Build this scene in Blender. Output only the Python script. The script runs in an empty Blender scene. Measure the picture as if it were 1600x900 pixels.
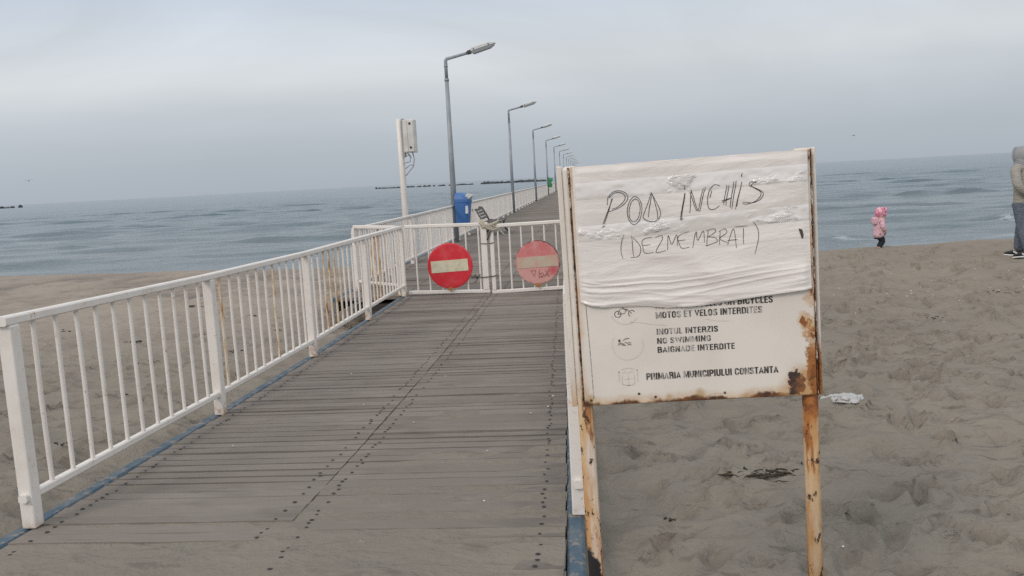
import bpy, bmesh, math, random
import numpy as np
from mathutils import Vector, Matrix
R = math.radians
random.seed(7)
scene = bpy.context.scene
COL = scene.collection

# ------------------------------------------------------------------ camera
cam_d = bpy.data.cameras.new("camera"); cam = bpy.data.objects.new("camera", cam_d); COL.objects.link(cam)
YAW, PITCH, ROLL, FPX, EYE = 0.0943, 0.1262, 0.0527, 1343.0, 1.6
cam_d.sensor_width = 36.0; cam_d.lens = FPX / 1600 * 36.0
cam_d.clip_start = 0.05; cam_d.clip_end = 60000
cam.location = (0, 0, EYE)
fw = Vector((-math.sin(YAW)*math.cos(PITCH), math.cos(YAW)*math.cos(PITCH), -math.sin(PITCH)))
r0 = Vector((math.cos(YAW), math.sin(YAW), 0)); u0 = r0.cross(fw)
cr = r0*math.cos(ROLL) - u0*math.sin(ROLL); cu = r0*math.sin(ROLL) + u0*math.cos(ROLL)
cam.rotation_euler = Matrix((cr, cu, -fw)).transposed().to_euler()
scene.camera = cam

# ------------------------------------------------------------------ sky, sun, exposure
SUN_EL, SUN_AZ = R(36), R(214)          # azimuth from +Y clockwise: behind the viewer, a little to the left
W = bpy.data.worlds.new("World"); scene.world = W; W.use_nodes = True
nt = W.node_tree; nt.nodes.clear()
N = nt.nodes.new; L = nt.links.new
out = N('ShaderNodeOutputWorld')
sky = N('ShaderNodeTexSky'); sky.sky_type = 'NISHITA'; sky.sun_disc = False
sky.sun_elevation = SUN_EL; sky.sun_rotation = SUN_AZ
bg1 = N('ShaderNodeBackground'); bg1.inputs[1].default_value = 0.08; L(sky.outputs[0], bg1.inputs[0])
tc = N('ShaderNodeTexCoord'); sep = N('ShaderNodeSeparateXYZ'); L(tc.outputs['Generated'], sep.inputs[0])
def wmath(op, a, b=None, c=None):
    n = N('ShaderNodeMath'); n.operation = op
    for i, v in enumerate((a, b, c)):
        if v is None: continue
        if hasattr(v, 'is_linked'): L(v, n.inputs[i])
        else: n.inputs[i].default_value = v
    return n.outputs[0]
zc = wmath('MAXIMUM', sep.outputs['Z'], 0.0)
den = wmath('ADD', zc, 0.10)
cx_ = wmath('DIVIDE', sep.outputs['X'], den); cy_ = wmath('DIVIDE', sep.outputs['Y'], den)
comb = N('ShaderNodeCombineXYZ'); L(cx_, comb.inputs[0]); L(cy_, comb.inputs[1])
mp = N('ShaderNodeMapping'); L(comb.outputs[0], mp.inputs[0]); mp.inputs['Rotation'].default_value = (0, 0, R(-28)); mp.inputs['Scale'].default_value = (0.55, 1.0, 1)
n1 = N('ShaderNodeTexNoise'); n1.inputs['Scale'].default_value = 0.42; n1.inputs['Detail'].default_value = 5; n1.inputs['Roughness'].default_value = 0.5; n1.inputs['Distortion'].default_value = 0.4
L(mp.outputs[0], n1.inputs['Vector'])
wob = wmath('MULTIPLY_ADD', n1.outputs[0], 0.075, -0.0375)
zz = wmath('ADD', zc, wmath('MULTIPLY', wob, wmath('MINIMUM', wmath('MULTIPLY', zc, 9.0), 1.0)))
ramp = N('ShaderNodeValToRGB'); L(zz, ramp.inputs[0])
el = ramp.color_ramp.elements
SKY = [(0.0, (.385,.43,.49)), (.035, (.415,.46,.515)), (.075, (.50,.54,.58)), (.115, (.605,.63,.65)), (.16, (.60,.642,.685)), (.22, (.52,.59,.68)), (.4, (.60,.655,.71)), (1.0, (.84,.86,.88))]
el[0].position = 0; el[0].color = (*SKY[0][1], 1); el[1].position = 1; el[1].color = (*SKY[-1][1], 1)
for p, c in SKY[1:-1]:
    e = el.new(p); e.color = (*c, 1)
n2 = N('ShaderNodeTexNoise'); n2.inputs['Scale'].default_value = 0.75; n2.inputs['Detail'].default_value = 6; n2.inputs['Roughness'].default_value = 0.55; n2.inputs['Distortion'].default_value = 0.8
mp2 = N('ShaderNodeMapping'); L(tc.outputs['Generated'], mp2.inputs[0]); mp2.inputs['Scale'].default_value = (2.6, 2.6, 8.5); mp2.inputs['Rotation'].default_value = (0, R(9), 0)
L(mp2.outputs[0], n2.inputs['Vector'])
br = wmath('MULTIPLY_ADD', wmath('SUBTRACT', n2.outputs[0], 0.5), wmath('MULTIPLY', wmath('MINIMUM', wmath('MULTIPLY', zc, 7.0), 1.0), 0.50), 1.0)
back = wmath('MULTIPLY_ADD', sep.outputs['Y'], -0.22, 1.22)     # brightness added towards the unseen sky behind the camera, to light the scene
back = wmath('MAXIMUM', back, 1.0)
mul = N('ShaderNodeVectorMath'); mul.operation = 'SCALE'; L(ramp.outputs[0], mul.inputs[0]); L(wmath('MULTIPLY', br, back), mul.inputs['Scale'])
bg2 = N('ShaderNodeBackground'); bg2.inputs[1].default_value = 1.0; L(mul.outputs[0], bg2.inputs[0])
mixs = N('ShaderNodeMixShader'); mixs.inputs[0].default_value = 0.94
L(bg1.outputs[0], mixs.inputs[1]); L(bg2.outputs[0], mixs.inputs[2]); L(mixs.outputs[0], out.inputs[0])

sl = bpy.data.lights.new("sun", 'SUN'); sl.energy = 1.05; sl.angle = R(15); sl.color = (1.0, .87, .75)
sun = bpy.data.objects.new("sun", sl); COL.objects.link(sun)
sd = Vector((math.sin(SUN_AZ)*math.cos(SUN_EL), math.cos(SUN_AZ)*math.cos(SUN_EL), math.sin(SUN_EL)))
sun.rotation_euler = sd.to_track_quat('Z', 'Y').to_euler()
vs = scene.view_settings
vs.view_transform = 'Standard'; vs.look = 'None'; vs.exposure = 0.08; vs.gamma = 1.0; vs.use_curve_mapping = False
scene.cycles.use_denoising = False; scene.cycles.use_adaptive_sampling = False
scene.cycles.sample_clamp_indirect = 4.0; scene.cycles.max_bounces = 6; scene.cycles.diffuse_bounces = 3; scene.cycles.glossy_bounces = 3

# ------------------------------------------------------------------ helpers
def tag(o, label=None, cat=None, group=None, kind=None):
    if label: o['label'] = label
    if cat: o['category'] = cat
    if group: o['group'] = group
    if kind: o['kind'] = kind
    return o
def empty(name, loc=(0,0,0), rz=0, label=None, cat=None, group=None):
    o = bpy.data.objects.new(name, None); COL.objects.link(o); o.location = loc; o.rotation_euler = (0,0,rz)
    o.empty_display_size = .1
    return tag(o, label, cat, group)
def kids(o): return [c for c in COL.objects if c.parent == o]
def copy_tree(o, parent=None):
    c = o.copy(); COL.objects.link(c)
    if parent: c.parent = parent
    for ch in o.children: copy_tree(ch, c)
    return c

class MB:
    """collects shapes for ONE mesh object"""
    def __init__(s): s.v = []; s.f = []; s.m = []; s.sm = []
    def add(s, v, f, mi=0, smooth=False):
        b = len(s.v); s.v += [tuple(p) for p in v]; s.f += [tuple(i+b for i in q) for q in f]; s.m += [mi]*len(f); s.sm += [smooth]*len(f)
    def box(s, c, d, rot=None, mi=0, bev=0.0):
        x, y, z = d[0]/2, d[1]/2, d[2]/2
        if bev <= 0:
            v = [Vector((i*x, j*y, k*z)) for i in (-1,1) for j in (-1,1) for k in (-1,1)]
            f = [(0,1,3,2),(4,6,7,5),(0,4,5,1),(2,3,7,6),(0,2,6,4),(1,5,7,3)]
            v = [(rot @ p if rot else p) + Vector(c) for p in v]
            s.add(v, f, mi); return
        bm = bmesh.new(); bmesh.ops.create_cube(bm, size=1)
        for p in bm.verts: p.co = Vector((p.co.x*d[0], p.co.y*d[1], p.co.z*d[2]))
        bmesh.ops.bevel(bm, geom=bm.edges[:], offset=bev, segments=2, profile=.5, affect='EDGES')
        bm.verts.index_update()
        v = [(rot @ p.co if rot else p.co) + Vector(c) for p in bm.verts]
        s.add(v, [tuple(q.index for q in f.verts) for f in bm.faces], mi); bm.free()
    def tube(s, pts, r, n=10, mi=0, caps=True, smooth=True, flat=None):
        pts = [Vector(p) for p in pts]; rs = r if isinstance(r, (list, tuple)) else [r]*len(pts)
        v = []; prev = None
        for i, p in enumerate(pts):
            t = (pts[min(i+1, len(pts)-1)] - pts[max(i-1, 0)]).normalized()
            if prev is None:
                a = Vector((0,0,1)) if abs(t.z) < .9 else Vector((1,0,0))
                u = t.cross(a).normalized()
            else:
                u = (prev - t*prev.dot(t)).normalized()
            w = t.cross(u); prev = u
            for k in range(n):
                a = 2*math.pi*k/n
                q = u*math.cos(a)*rs[i] + w*math.sin(a)*rs[i]
                v.append(p + q)
        f = []
        for i in range(len(pts)-1):
            for k in range(n):
                f.append((i*n+k, i*n+(k+1)%n, (i+1)*n+(k+1)%n, (i+1)*n+k))
        s.add(v, f, mi, smooth)
        if caps:
            b = len(s.v) - len(v)
            s.f.append(tuple(b+k for k in range(n))[::-1]); s.m.append(mi); s.sm.append(False)
            s.f.append(tuple(b+(len(pts)-1)*n+k for k in range(n))); s.m.append(mi); s.sm.append(False)
    def sweep(s, pts, w, h, mi=0):
        """rectangular section along a path: width across (horizontal), height"""
        pts = [Vector(p) for p in pts]; v = []
        for i, p in enumerate(pts):
            t = (pts[min(i+1, len(pts)-1)] - pts[max(i-1, 0)]).normalized()
            u = t.cross(Vector((0,0,1))).normalized(); k = u.cross(t)
            c = min(w, h)*.16
            for a, b in ((-w/2+c,-h/2),(w/2-c,-h/2),(w/2,-h/2+c),(w/2,h/2-c),(w/2-c,h/2),(-w/2+c,h/2),(-w/2,h/2-c),(-w/2,-h/2+c)):
                v.append(p + u*a + k*b)
        n = 8; f = []
        for i in range(len(pts)-1):
            for k in range(n): f.append((i*n+k, i*n+(k+1)%n, (i+1)*n+(k+1)%n, (i+1)*n+k))
        f.append(tuple(range(n))[::-1]); f.append(tuple((len(pts)-1)*n+k for k in range(n)))
        s.add(v, f, mi)
    def disc(s, c, r, y_thick=0, n=40, mi=0, jag=0.0, dome=0.0):
        """disc facing -Y"""
        ring = []
        for k in range(n):
            a = 2*math.pi*k/n; rr = r*(1 - jag*random.random()**3)
            ring.append((c[0]+rr*math.cos(a), c[1], c[2]+rr*math.sin(a)))
        v = ring + [(p[0], p[1]+y_thick, p[2]) for p in ring]
        f = [tuple(range(n))[::-1] if False else tuple(range(n)), tuple(n+k for k in range(n))[::-1]]
        f += [(k, n+k, n+(k+1)%n, (k+1)%n) for k in range(n)]
        s.add(v, f, mi)
    def build(s, name, mats, parent=None, loc=None, smooth=None):
        me = bpy.data.meshes.new(name); me.from_pydata(s.v, [], s.f)
        if not isinstance(mats, (list, tuple)): mats = [mats]
        for m in mats: me.materials.append(m)
        me.polygons.foreach_set('material_index', s.m)
        me.polygons.foreach_set('use_smooth', [bool(q) if smooth is None else smooth for q in s.sm])
        me.update()
        bm = bmesh.new(); bm.from_mesh(me); bmesh.ops.recalc_face_normals(bm, faces=bm.faces[:]); bm.to_mesh(me); bm.free()
        o = bpy.data.objects.new(name, me); COL.objects.link(o)
        if parent: o.parent = parent
        if loc: o.location = loc
        return o
def grid_mesh(name, X, Y, Z, mat, parent=None, loc=None):
    """X,Y,Z arrays (rows, cols) -> smooth quad sheet"""
    r, c = X.shape
    co = np.stack([X, Y, Z], -1).reshape(-1, 3).astype(np.float32)
    i = np.arange(r*c).reshape(r, c)
    q = np.stack([i[:-1,:-1], i[:-1,1:], i[1:,1:], i[1:,:-1]], -1).reshape(-1, 4).astype(np.int32)
    me = bpy.data.meshes.new(name)
    me.vertices.add(len(co)); me.vertices.foreach_set('co', co.ravel())
    me.loops.add(q.size); me.loops.foreach_set('vertex_index', q.ravel())
    me.polygons.add(len(q)); me.polygons.foreach_set('loop_start', np.arange(0, q.size, 4, dtype=np.int32))
    me.polygons.foreach_set('use_smooth', np.ones(len(q), bool))
    me.update(calc_edges=True); me.validate()
    me.materials.append(mat)
    o = bpy.data.objects.new(name, me); COL.objects.link(o)
    if parent: o.parent = parent
    if loc: o.location = loc
    return o
_rng = np.random.RandomState(3)
_LAT = _rng.rand(256, 256)
def vnoise(x, y, seed=0):
    x = np.asarray(x, float) + seed*17.31; y = np.asarray(y, float) + seed*9.77
    xi = np.floor(x).astype(int); yi = np.floor(y).astype(int); fx = x-xi; fy = y-yi
    fx = fx*fx*fx*(fx*(fx*6-15)+10); fy = fy*fy*fy*(fy*(fy*6-15)+10)
    g = lambda a, b: _LAT[a % 256, b % 256]
    return (g(xi,yi)*(1-fx)+g(xi+1,yi)*fx)*(1-fy) + (g(xi,yi+1)*(1-fx)+g(xi+1,yi+1)*fx)*fy
def fbm(x, y, o=4, seed=0):
    s = 0; a = .5
    for k in range(o):
        s = s + a*(vnoise(x*2**k, y*2**k, seed+k*3)*2-1); a *= .5
    return s
def sstep(a, b, x):
    t = np.clip((np.asarray(x, float)-a)/(b-a), 0, 1); return t*t*(3-2*t)

# ------------------------------------------------------------------ materials
class Mat:
    def __init__(s, name, rough=.6, spec=.5, metal=0):
        s.m = bpy.data.materials.new(name); s.m.use_nodes = True
        s.t = s.m.node_tree; s.b = s.t.nodes['Principled BSDF']
        s.b.inputs['Roughness'].default_value = rough; s.b.inputs['Metallic'].default_value = metal
        s.b.inputs['Specular IOR Level'].default_value = spec
        s.geo = s.t.nodes.new('ShaderNodeNewGeometry'); s.tc = s.t.nodes.new('ShaderNodeTexCoord')
    @property
    def pos(s): return s.geo.outputs['Position']
    @property
    def obj(s): return s.tc.outputs['Object']
    def link(s, a, b): s.t.links.new(a, b)
    def put(s, v, sock):
        if hasattr(v, 'is_linked'): s.link(v, sock)
        elif isinstance(v, (tuple, list)): sock.default_value = (*v, 1) if len(v) == 3 and len(sock.default_value) == 4 else v
        else: sock.default_value = v
    def noise(s, vec, scale=5, detail=4, rough=.55, stretch=None, dist=0, loc=None):
        if stretch or loc:
            mp = s.t.nodes.new('ShaderNodeMapping'); s.link(vec, mp.inputs[0])
            if stretch: mp.inputs['Scale'].default_value = stretch
            if loc: mp.inputs['Location'].default_value = loc
            vec = mp.outputs[0]
        n = s.t.nodes.new('ShaderNodeTexNoise'); s.link(vec, n.inputs['Vector'])
        n.inputs['Scale'].default_value = scale; n.inputs['Detail'].default_value = detail; n.inputs['Roughness'].default_value = rough; n.inputs['Distortion'].default_value = dist
        return n.outputs[0]
    def math(s, op, a, b=None, c=None, clamp=False):
        n = s.t.nodes.new('ShaderNodeMath'); n.operation = op; n.use_clamp = clamp
        for i, v in enumerate((a, b, c)):
            if v is not None: s.put(v, n.inputs[i])
        return n.outputs[0]
    def ramp(s, v, lo, hi):
        n = s.t.nodes.new('ShaderNodeMapRange'); n.interpolation_type = 'SMOOTHSTEP'
        s.put(v, n.inputs[0]); n.inputs[1].default_value = lo; n.inputs[2].default_value = hi
        return n.outputs[0]
    def mix(s, f, a, b):
        n = s.t.nodes.new('ShaderNodeMix'); n.data_type = 'RGBA'
        s.put(f, n.inputs[0]); s.put(a, n.inputs[6]); s.put(b, n.inputs[7]); return n.outputs[2]
    def color(s, c): s.put(c, s.b.inputs['Base Color']); return s
    def rough(s, c): s.put(c, s.b.inputs['Roughness']); return s
    def bump(s, h, strength=.3, dist=.01):
        n = s.t.nodes.new('ShaderNodeBump'); n.inputs['Strength'].default_value = strength; n.inputs['Distance'].default_value = dist
        prev = s.b.inputs['Normal']
        if prev.is_linked: s.link(prev.links[0].from_socket, n.inputs['Normal'])
        s.put(h, n.inputs['Height']); s.link(n.outputs[0], prev); return s
    def xyz(s, vec):
        n = s.t.nodes.new('ShaderNodeSeparateXYZ'); s.link(vec, n.inputs[0]); return n.outputs
    def island(s): return s.geo.outputs['Random Per Island']
    def dist(s, vec, p, stretch=None):
        mp = s.t.nodes.new('ShaderNodeVectorMath'); mp.operation = 'SUBTRACT'; s.link(vec, mp.inputs[0]); mp.inputs[1].default_value = p
        v = mp.outputs[0]
        if stretch:
            m2 = s.t.nodes.new('ShaderNodeVectorMath'); m2.operation = 'MULTIPLY'; s.link(v, m2.inputs[0]); m2.inputs[1].default_value = stretch; v = m2.outputs[0]
        n = s.t.nodes.new('ShaderNodeVectorMath'); n.operation = 'LENGTH'; s.link(v, n.inputs[0]); return n.outputs['Value']

RUST_D, RUST_O, RUST_L = (.055,.028,.018), (.26,.095,.03), (.46,.26,.11)
def white_paint(name, base=(.735,.685,.635), rust=0.0, dirt=.35, footrust=0.0):
    m = Mat(name, .5, .4)
    d = m.ramp(m.noise(m.pos, 5, 6, .65), .42, .75)
    c = m.mix(m.math('MULTIPLY', d, dirt), base, (base[0]*.76, base[1]*.71, base[2]*.64))
    d2 = m.ramp(m.noise(m.pos, 30, 4, .6, stretch=(1,1,.25)), .55, .8)
    c = m.mix(m.math('MULTIPLY', d2, .4*dirt), c, (.45,.36,.25))
    n = m.math('ADD', m.math('MULTIPLY', m.noise(m.pos, 9, 7, .7), .6), m.math('MULTIPLY', m.noise(m.pos, 34, 6, .7), .4))
    halo = m.ramp(n, .60-rust, .70-rust); core = m.ramp(n, .665-rust, .70-rust)
    c = m.mix(m.math('MULTIPLY', halo, .6), c, RUST_L); c = m.mix(core, c, m.mix(m.noise(m.pos, 60, 3), RUST_D, RUST_O))
    ch = m.ramp(m.noise(m.pos, 75, 4, .65, stretch=(1,1,.7), loc=(2,9,4)), .665, .70); c = m.mix(m.math('MULTIPLY', ch, .75), c, (.16,.12,.085))
    foot = m.math('MULTIPLY', m.ramp(m.xyz(m.pos)[2], .15, .02), m.ramp(m.noise(m.pos, 17, 5, .7, loc=(5,5,5)), .40, .58)); c = m.mix(m.math('MULTIPLY', foot, footrust), c, m.mix(m.noise(m.pos, 50, 3), RUST_O, RUST_L))
    m.color(c); m.rough(m.math('MULTIPLY_ADD', core, .35, .48)); m.bump(m.noise(m.pos, 90, 3), .15, .002)
    return m.m
M = {}
M['white'] = white_paint('white_paint', rust=.045, footrust=.85); M['white_gate'] = white_paint('white_paint_gate', rust=.0)
M['white_clean'] = white_paint('white_paint_clean', rust=-.02, dirt=.25)
m = Mat('white_paint_rusty', .6, .3); n = m.noise(m.pos, 11, 6, .7, stretch=(3,3,.5)); n3 = m.noise(m.pos, 40, 5, .7)
c = m.mix(m.ramp(n, .40, .62), (.68,.60,.50), (.55,.37,.2)); c = m.mix(m.ramp(n, .54, .66), c, m.mix(n3, (.20,.075,.025), (.46,.22,.08))); m.color(c); m.bump(n3, .5, .003); M['white_rusty'] = m.m

m = Mat('blue_paint', .6, .35)
c = m.mix(m.ramp(m.noise(m.pos, 7, 6, .7), .42, .62), (.05,.088,.125), (.105,.13,.15))
c = m.mix(m.ramp(m.noise(m.pos, 14, 6, .7, loc=(3,1,2)), .52, .62), c, (.215,.19,.165))
m.color(c).bump(m.noise(m.pos, 60, 4), .25, .003); M['blue'] = m.m

m = Mat('weathered_planks', .85, .25)
st = m.noise(m.pos, 6, 6, .65, stretch=(.6, 14, 6)); big = m.noise(m.pos, .9, 4, .55)
c = m.mix(m.island(), (.170,.141,.121), (.242,.207,.180))
c = m.mix(m.math('MULTIPLY', m.ramp(st, .45, .7), .6), c, (.105,.09,.08)); st2 = m.noise(m.pos, 2.5, 6, .7, stretch=(.8, 30, 6), loc=(3,1,0))
c = m.mix(m.math('MULTIPLY', m.ramp(st2, .56, .66), .6), c, (.07,.06,.053))
c = m.mix(m.math('MULTIPLY', m.ramp(st, .3, .5), .0), c, (.3,.27,.24))
sx = m.xyz(m.pos)
near = m.ramp(sx[1], 8.0, 3.6)                         # sand trodden in at the landward end
dust = m.math('MULTIPLY', near, m.ramp(m.noise(m.pos, 2.2, 5, .6, loc=(4,2,0)), .30, .55))
c = m.mix(m.math('MULTIPLY', dust, .65), c, (.205,.178,.150))
c = m.mix(m.math('MULTIPLY', m.ramp(m.noise(m.pos, 3.1, 6, .66, stretch=(.55,1.6,1), loc=(1,7,0)), .50, .68), .55), c, (.255,.225,.205))
c = m.mix(m.math('MULTIPLY', m.ramp(m.noise(m.pos, 2.0, 6, .68, stretch=(.6,2.0,1), loc=(6,2,0)), .54, .70), .5), c, (.105,.09,.078))
c = m.mix(m.math('MULTIPLY', m.ramp(big, .4, .65), .3), c, (.225,.2,.178))
edge = m.math('MULTIPLY', m.ramp(sx[0], -.62, -.22), m.ramp(m.noise(m.pos, 3, 5, .65, stretch=(1,2.2,1)), .38, .62))
c = m.mix(m.math('MULTIPLY', edge, .55), c, (.105,.092,.088))
m.color(c).bump(m.noise(m.pos, 25, 5, .6, stretch=(.3, 3, 1)), .7, .006); M['plank'] = m.m
m = Mat('nail_head', .8); m.color((.03,.026,.024)); M['nail'] = m.m
m = Mat('plank_end_timber', .9, .2); m.color((.05,.043,.038)); M['under'] = m.m

def sand_mat(name, drift=False):
    m = Mat(name, .95, .15)
    a = m.noise(m.pos, .55, 5, .6); b = m.noise(m.pos, 4.5, 5, .6, stretch=(1,1.6,1), dist=.6); g = m.noise(m.pos, 260, 2, .6); mid = m.noise(m.pos, 28, 4, .6)
    c = m.mix(m.ramp(a, .35, .65), (.205,.182,.152), (.250,.222,.185))
    c = m.mix(m.math('MULTIPLY', m.ramp(b, .55, .70), .6), c, (.135,.116,.096))
    c = m.mix(m.math('MULTIPLY', m.ramp(mid, .4, .7), .25), c, (.27,.235,.195))
    c = m.mix(m.math('MULTIPLY', m.ramp(g, .35, .75), .28), c, (.11,.094,.08))
    if not drift:
        s = m.xyz(m.pos)
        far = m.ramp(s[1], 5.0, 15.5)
        ma = m.t.nodes.new('ShaderNodeAttribute'); ma.attribute_name = 'dent_shade'
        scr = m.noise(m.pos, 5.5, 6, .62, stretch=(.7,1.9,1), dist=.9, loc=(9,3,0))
        shade = m.math('ADD', m.math('MULTIPLY', ma.outputs['Fac'], m.ramp(scr, .35, .6)), m.math('MULTIPLY', m.ramp(scr, .565, .67), .75), clamp=True)
        c = m.mix(m.math('MULTIPLY', shade, .62), c, (.085,.073,.060))  # shade of the dents and small shadow streaks, mixed into the sand colour
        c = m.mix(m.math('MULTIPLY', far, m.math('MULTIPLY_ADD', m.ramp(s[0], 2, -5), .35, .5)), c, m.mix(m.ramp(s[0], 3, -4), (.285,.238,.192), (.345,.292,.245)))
        wet = m.math('MULTIPLY', m.ramp(s[2], -.16, -.32), m.ramp(s[1], 13.5, 15.5))
        c = m.mix(wet, c, (.095,.082,.07)); m.rough(m.math('MULTIPLY_ADD', wet, -.6, .95))
    m.color(c); m.bump(b, .8, .05).bump(mid, .7, .012).bump(g, .4, .002)
    return m.m
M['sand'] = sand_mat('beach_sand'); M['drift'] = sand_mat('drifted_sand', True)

m = Mat('sea_water', .16, .32); m.b.inputs['IOR'].default_value = 1.33
s = m.xyz(m.pos)
fo = m.noise(m.pos, .8, 6, .65, stretch=(.35, 1.1, 1), dist=1.2)
attr = m.t.nodes.new('ShaderNodeAttribute'); attr.attribute_name = 'foam'
hf = m.noise(m.pos, 3.2, 7, .72, stretch=(.5, 1.4, 1), dist=1.0)
foam = m.math('MULTIPLY', m.ramp(m.math('ADD', m.math('MULTIPLY', attr.outputs['Fac'], .75), m.math('ADD', m.math('MULTIPLY', m.math('SUBTRACT', hf, .5), 1.5), m.math('MULTIPLY', m.math('SUBTRACT', fo, .5), .8))), .30, .75), m.math('MULTIPLY', m.ramp(attr.outputs['Fac'], .02, .3), .75))
deep = m.ramp(s[1], 18, 120)
c = m.mix(deep, (.125,.155,.172), (.05,.092,.118))
m.color(m.mix(foam, c, (.62,.64,.65)))
m.rough(m.math('MULTIPLY_ADD', foam, .5, .16))
w1 = m.noise(m.pos, .55, 4, .6, stretch=(.45, 1.3, 1), dist=.4); w2 = m.noise(m.pos, 2.6, 4, .6, stretch=(.55, 1.2, 1)); w3 = m.noise(m.pos, .11, 4, .6, stretch=(.4, 1.2, 1))
w4 = m.noise(m.pos, .03, 4, .65, stretch=(.4, 1.3, 1))
w5 = m.noise(m.pos, 7.5, 4, .6, stretch=(.6, 1.2, 1))
m.bump(w4, .5, 2.5).bump(w3, .5, 1.0).bump(w1, .6, .25).bump(w2, .9, .10).bump(w5, .7, .03); M['sea'] = m.m

m = Mat('galvanised_steel', .5, .5, .1)
m.color(m.mix(m.ramp(m.noise(m.pos, 9, 4, .6, stretch=(1,1,.3)), .35, .7), (.235,.255,.27), (.32,.34,.355))); M['galv'] = m.m
m = Mat('lamp_housing', .45, .5); m.color(m.mix(m.noise(m.pos, 12, 3), (.50,.51,.50), (.62,.63,.61))); M['housing'] = m.m
m = Mat('lamp_glass', .2, .6); m.color((.22,.23,.235)); M['lens'] = m.m
m = Mat('dark_iron', .55, .5); m.color(m.mix(m.noise(m.pos, 30, 3), (.02,.02,.021), (.055,.05,.048))); M['iron'] = m.m
m = Mat('pale_cast_iron', .55, .5); m.color(m.mix(m.ramp(m.noise(m.pos, 30, 3), .45, .6), (.5,.48,.45), (.2,.19,.18))); M['iron_pale'] = m.m
m = Mat('bench_slat_wood', .7, .4); m.color(m.mix(m.noise(m.pos, 9, 4, stretch=(6,1,6)), (.075,.06,.05), (.14,.12,.105))); M['slat'] = m.m
m = Mat('blue_plastic', .42, .5); m.color(m.mix(m.noise(m.pos, 5, 4), (.035,.12,.33), (.055,.165,.41))); M['bluebin'] = m.m
m = Mat('green_plastic', .42, .5); m.color(m.mix(m.noise(m.pos, 5, 4), (.03,.20,.075), (.05,.27,.11))); M['greenbin'] = m.m
m = Mat('black_hole', .9); m.color((.012,.012,.014)); M['black'] = m.m
m = Mat('white_plastic', .4, .5); m.color((.72,.71,.69)); M['wplastic'] = m.m
m = Mat('box_enamel', .45, .5); m.color(m.mix(m.ramp(m.noise(m.pos, 4, 5), .4, .7), (.62,.60,.57), (.52,.495,.46))); M['box'] = m.m
m = Mat('cable_grey', .5); m.color((.33,.33,.335)); M['cable'] = m.m
m = Mat('no_entry_red', .4, .5); m.color(m.mix(m.ramp(m.noise(m.pos, 7, 4), .45, .75), (.60,.022,.035), (.62,.06,.07)))
m.bump(m.noise(m.pos, 6, 3), .1, .01); M['red'] = m.m
m = Mat('faded_red', .6, .35); sx = m.xyz(m.pos)
c = m.mix(m.ramp(sx[2], .24, .58), (.60,.33,.29), (.56,.17,.17))
c = m.mix(m.ramp(m.noise(m.pos, 6, 6, .65), .42, .72), c, (.58,.29,.26))
e = m.dist(m.pos, (-.762, 12.03, .41))
c = m.mix(m.ramp(m.math('ADD', e, m.math('MULTIPLY', m.noise(m.pos, 14, 4), .05)), .325, .345), c, (.09,.05,.035))
c = m.mix(m.ramp(m.math('ADD', m.dist(m.pos, (-.55, 12.03, .30)), m.math('MULTIPLY', m.noise(m.pos, 9, 3), .1)), .17, .06), c, (.50,.11,.12)); m.color(c); M['fadedred'] = m.m
m = Mat('cream_bar', .5, .4); m.color(m.mix(m.ramp(m.noise(m.pos, 16, 5), .45, .8), (.62,.57,.42), (.5,.44,.32))); M['cream'] = m.m
m = Mat('faded_bar', .6, .3); m.color(m.mix(m.ramp(m.noise(m.pos, 8, 5), .35, .7), (.50,.43,.33), (.53,.34,.27))); M['cream_faded'] = m.m
m = Mat('rust', .9, .2); m.color(m.mix(m.noise(m.pos, 40, 5), RUST_D, RUST_O)); M['rust'] = m.m
m = Mat('rust_stain', .8, .2); m.color(m.mix(m.noise(m.pos, 30, 5), RUST_O, RUST_L)); M['stain'] = m.m
m = Mat('sign_back_grey', .5, .4, .3); m.color((.3,.3,.3)); M['signback'] = m.m
m = Mat('graffiti_pen', .6); m.color((.36,.11,.11)); M['graffiti'] = m.m
m = Mat('rope', .9, .1); m.color(m.mix(m.noise(m.pos, 60, 3), (.35,.30,.22), (.55,.5,.42))); M['rope'] = m.m
m = Mat('wire', .6, .4, .6); m.color((.06,.055,.05)); M['wire'] = m.m
m = Mat('boulder', .9, .25); m.color(m.mix(m.ramp(m.noise(m.pos, .9, 5, .65), .35, .7), (.05,.056,.064), (.105,.112,.118))); m.bump(m.noise(m.pos, 1.5, 5), .5, .3); M['rock'] = m.m
m = Mat('seaweed', .8, .3); m.color(m.mix(m.noise(m.pos, 50, 4), (.02,.018,.012), (.07,.058,.038))); M['weed'] = m.m
m = Mat('shell', .6, .4); m.color(m.mix(m.island(), (.42,.38,.33), (.72,.69,.64))); M['shell'] = m.m
m = Mat('thin_plastic_bag', .35, .5); m.color((.44,.43,.42)); m.b.inputs['Subsurface Weight'].default_value = 0.0; M['bag'] = m.m
m = Mat('concrete_pile', .85, .2); m.color(m.mix(m.noise(m.pos, 3, 5), (.16,.15,.14), (.26,.25,.235))); M['pile'] = m.m
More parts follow.
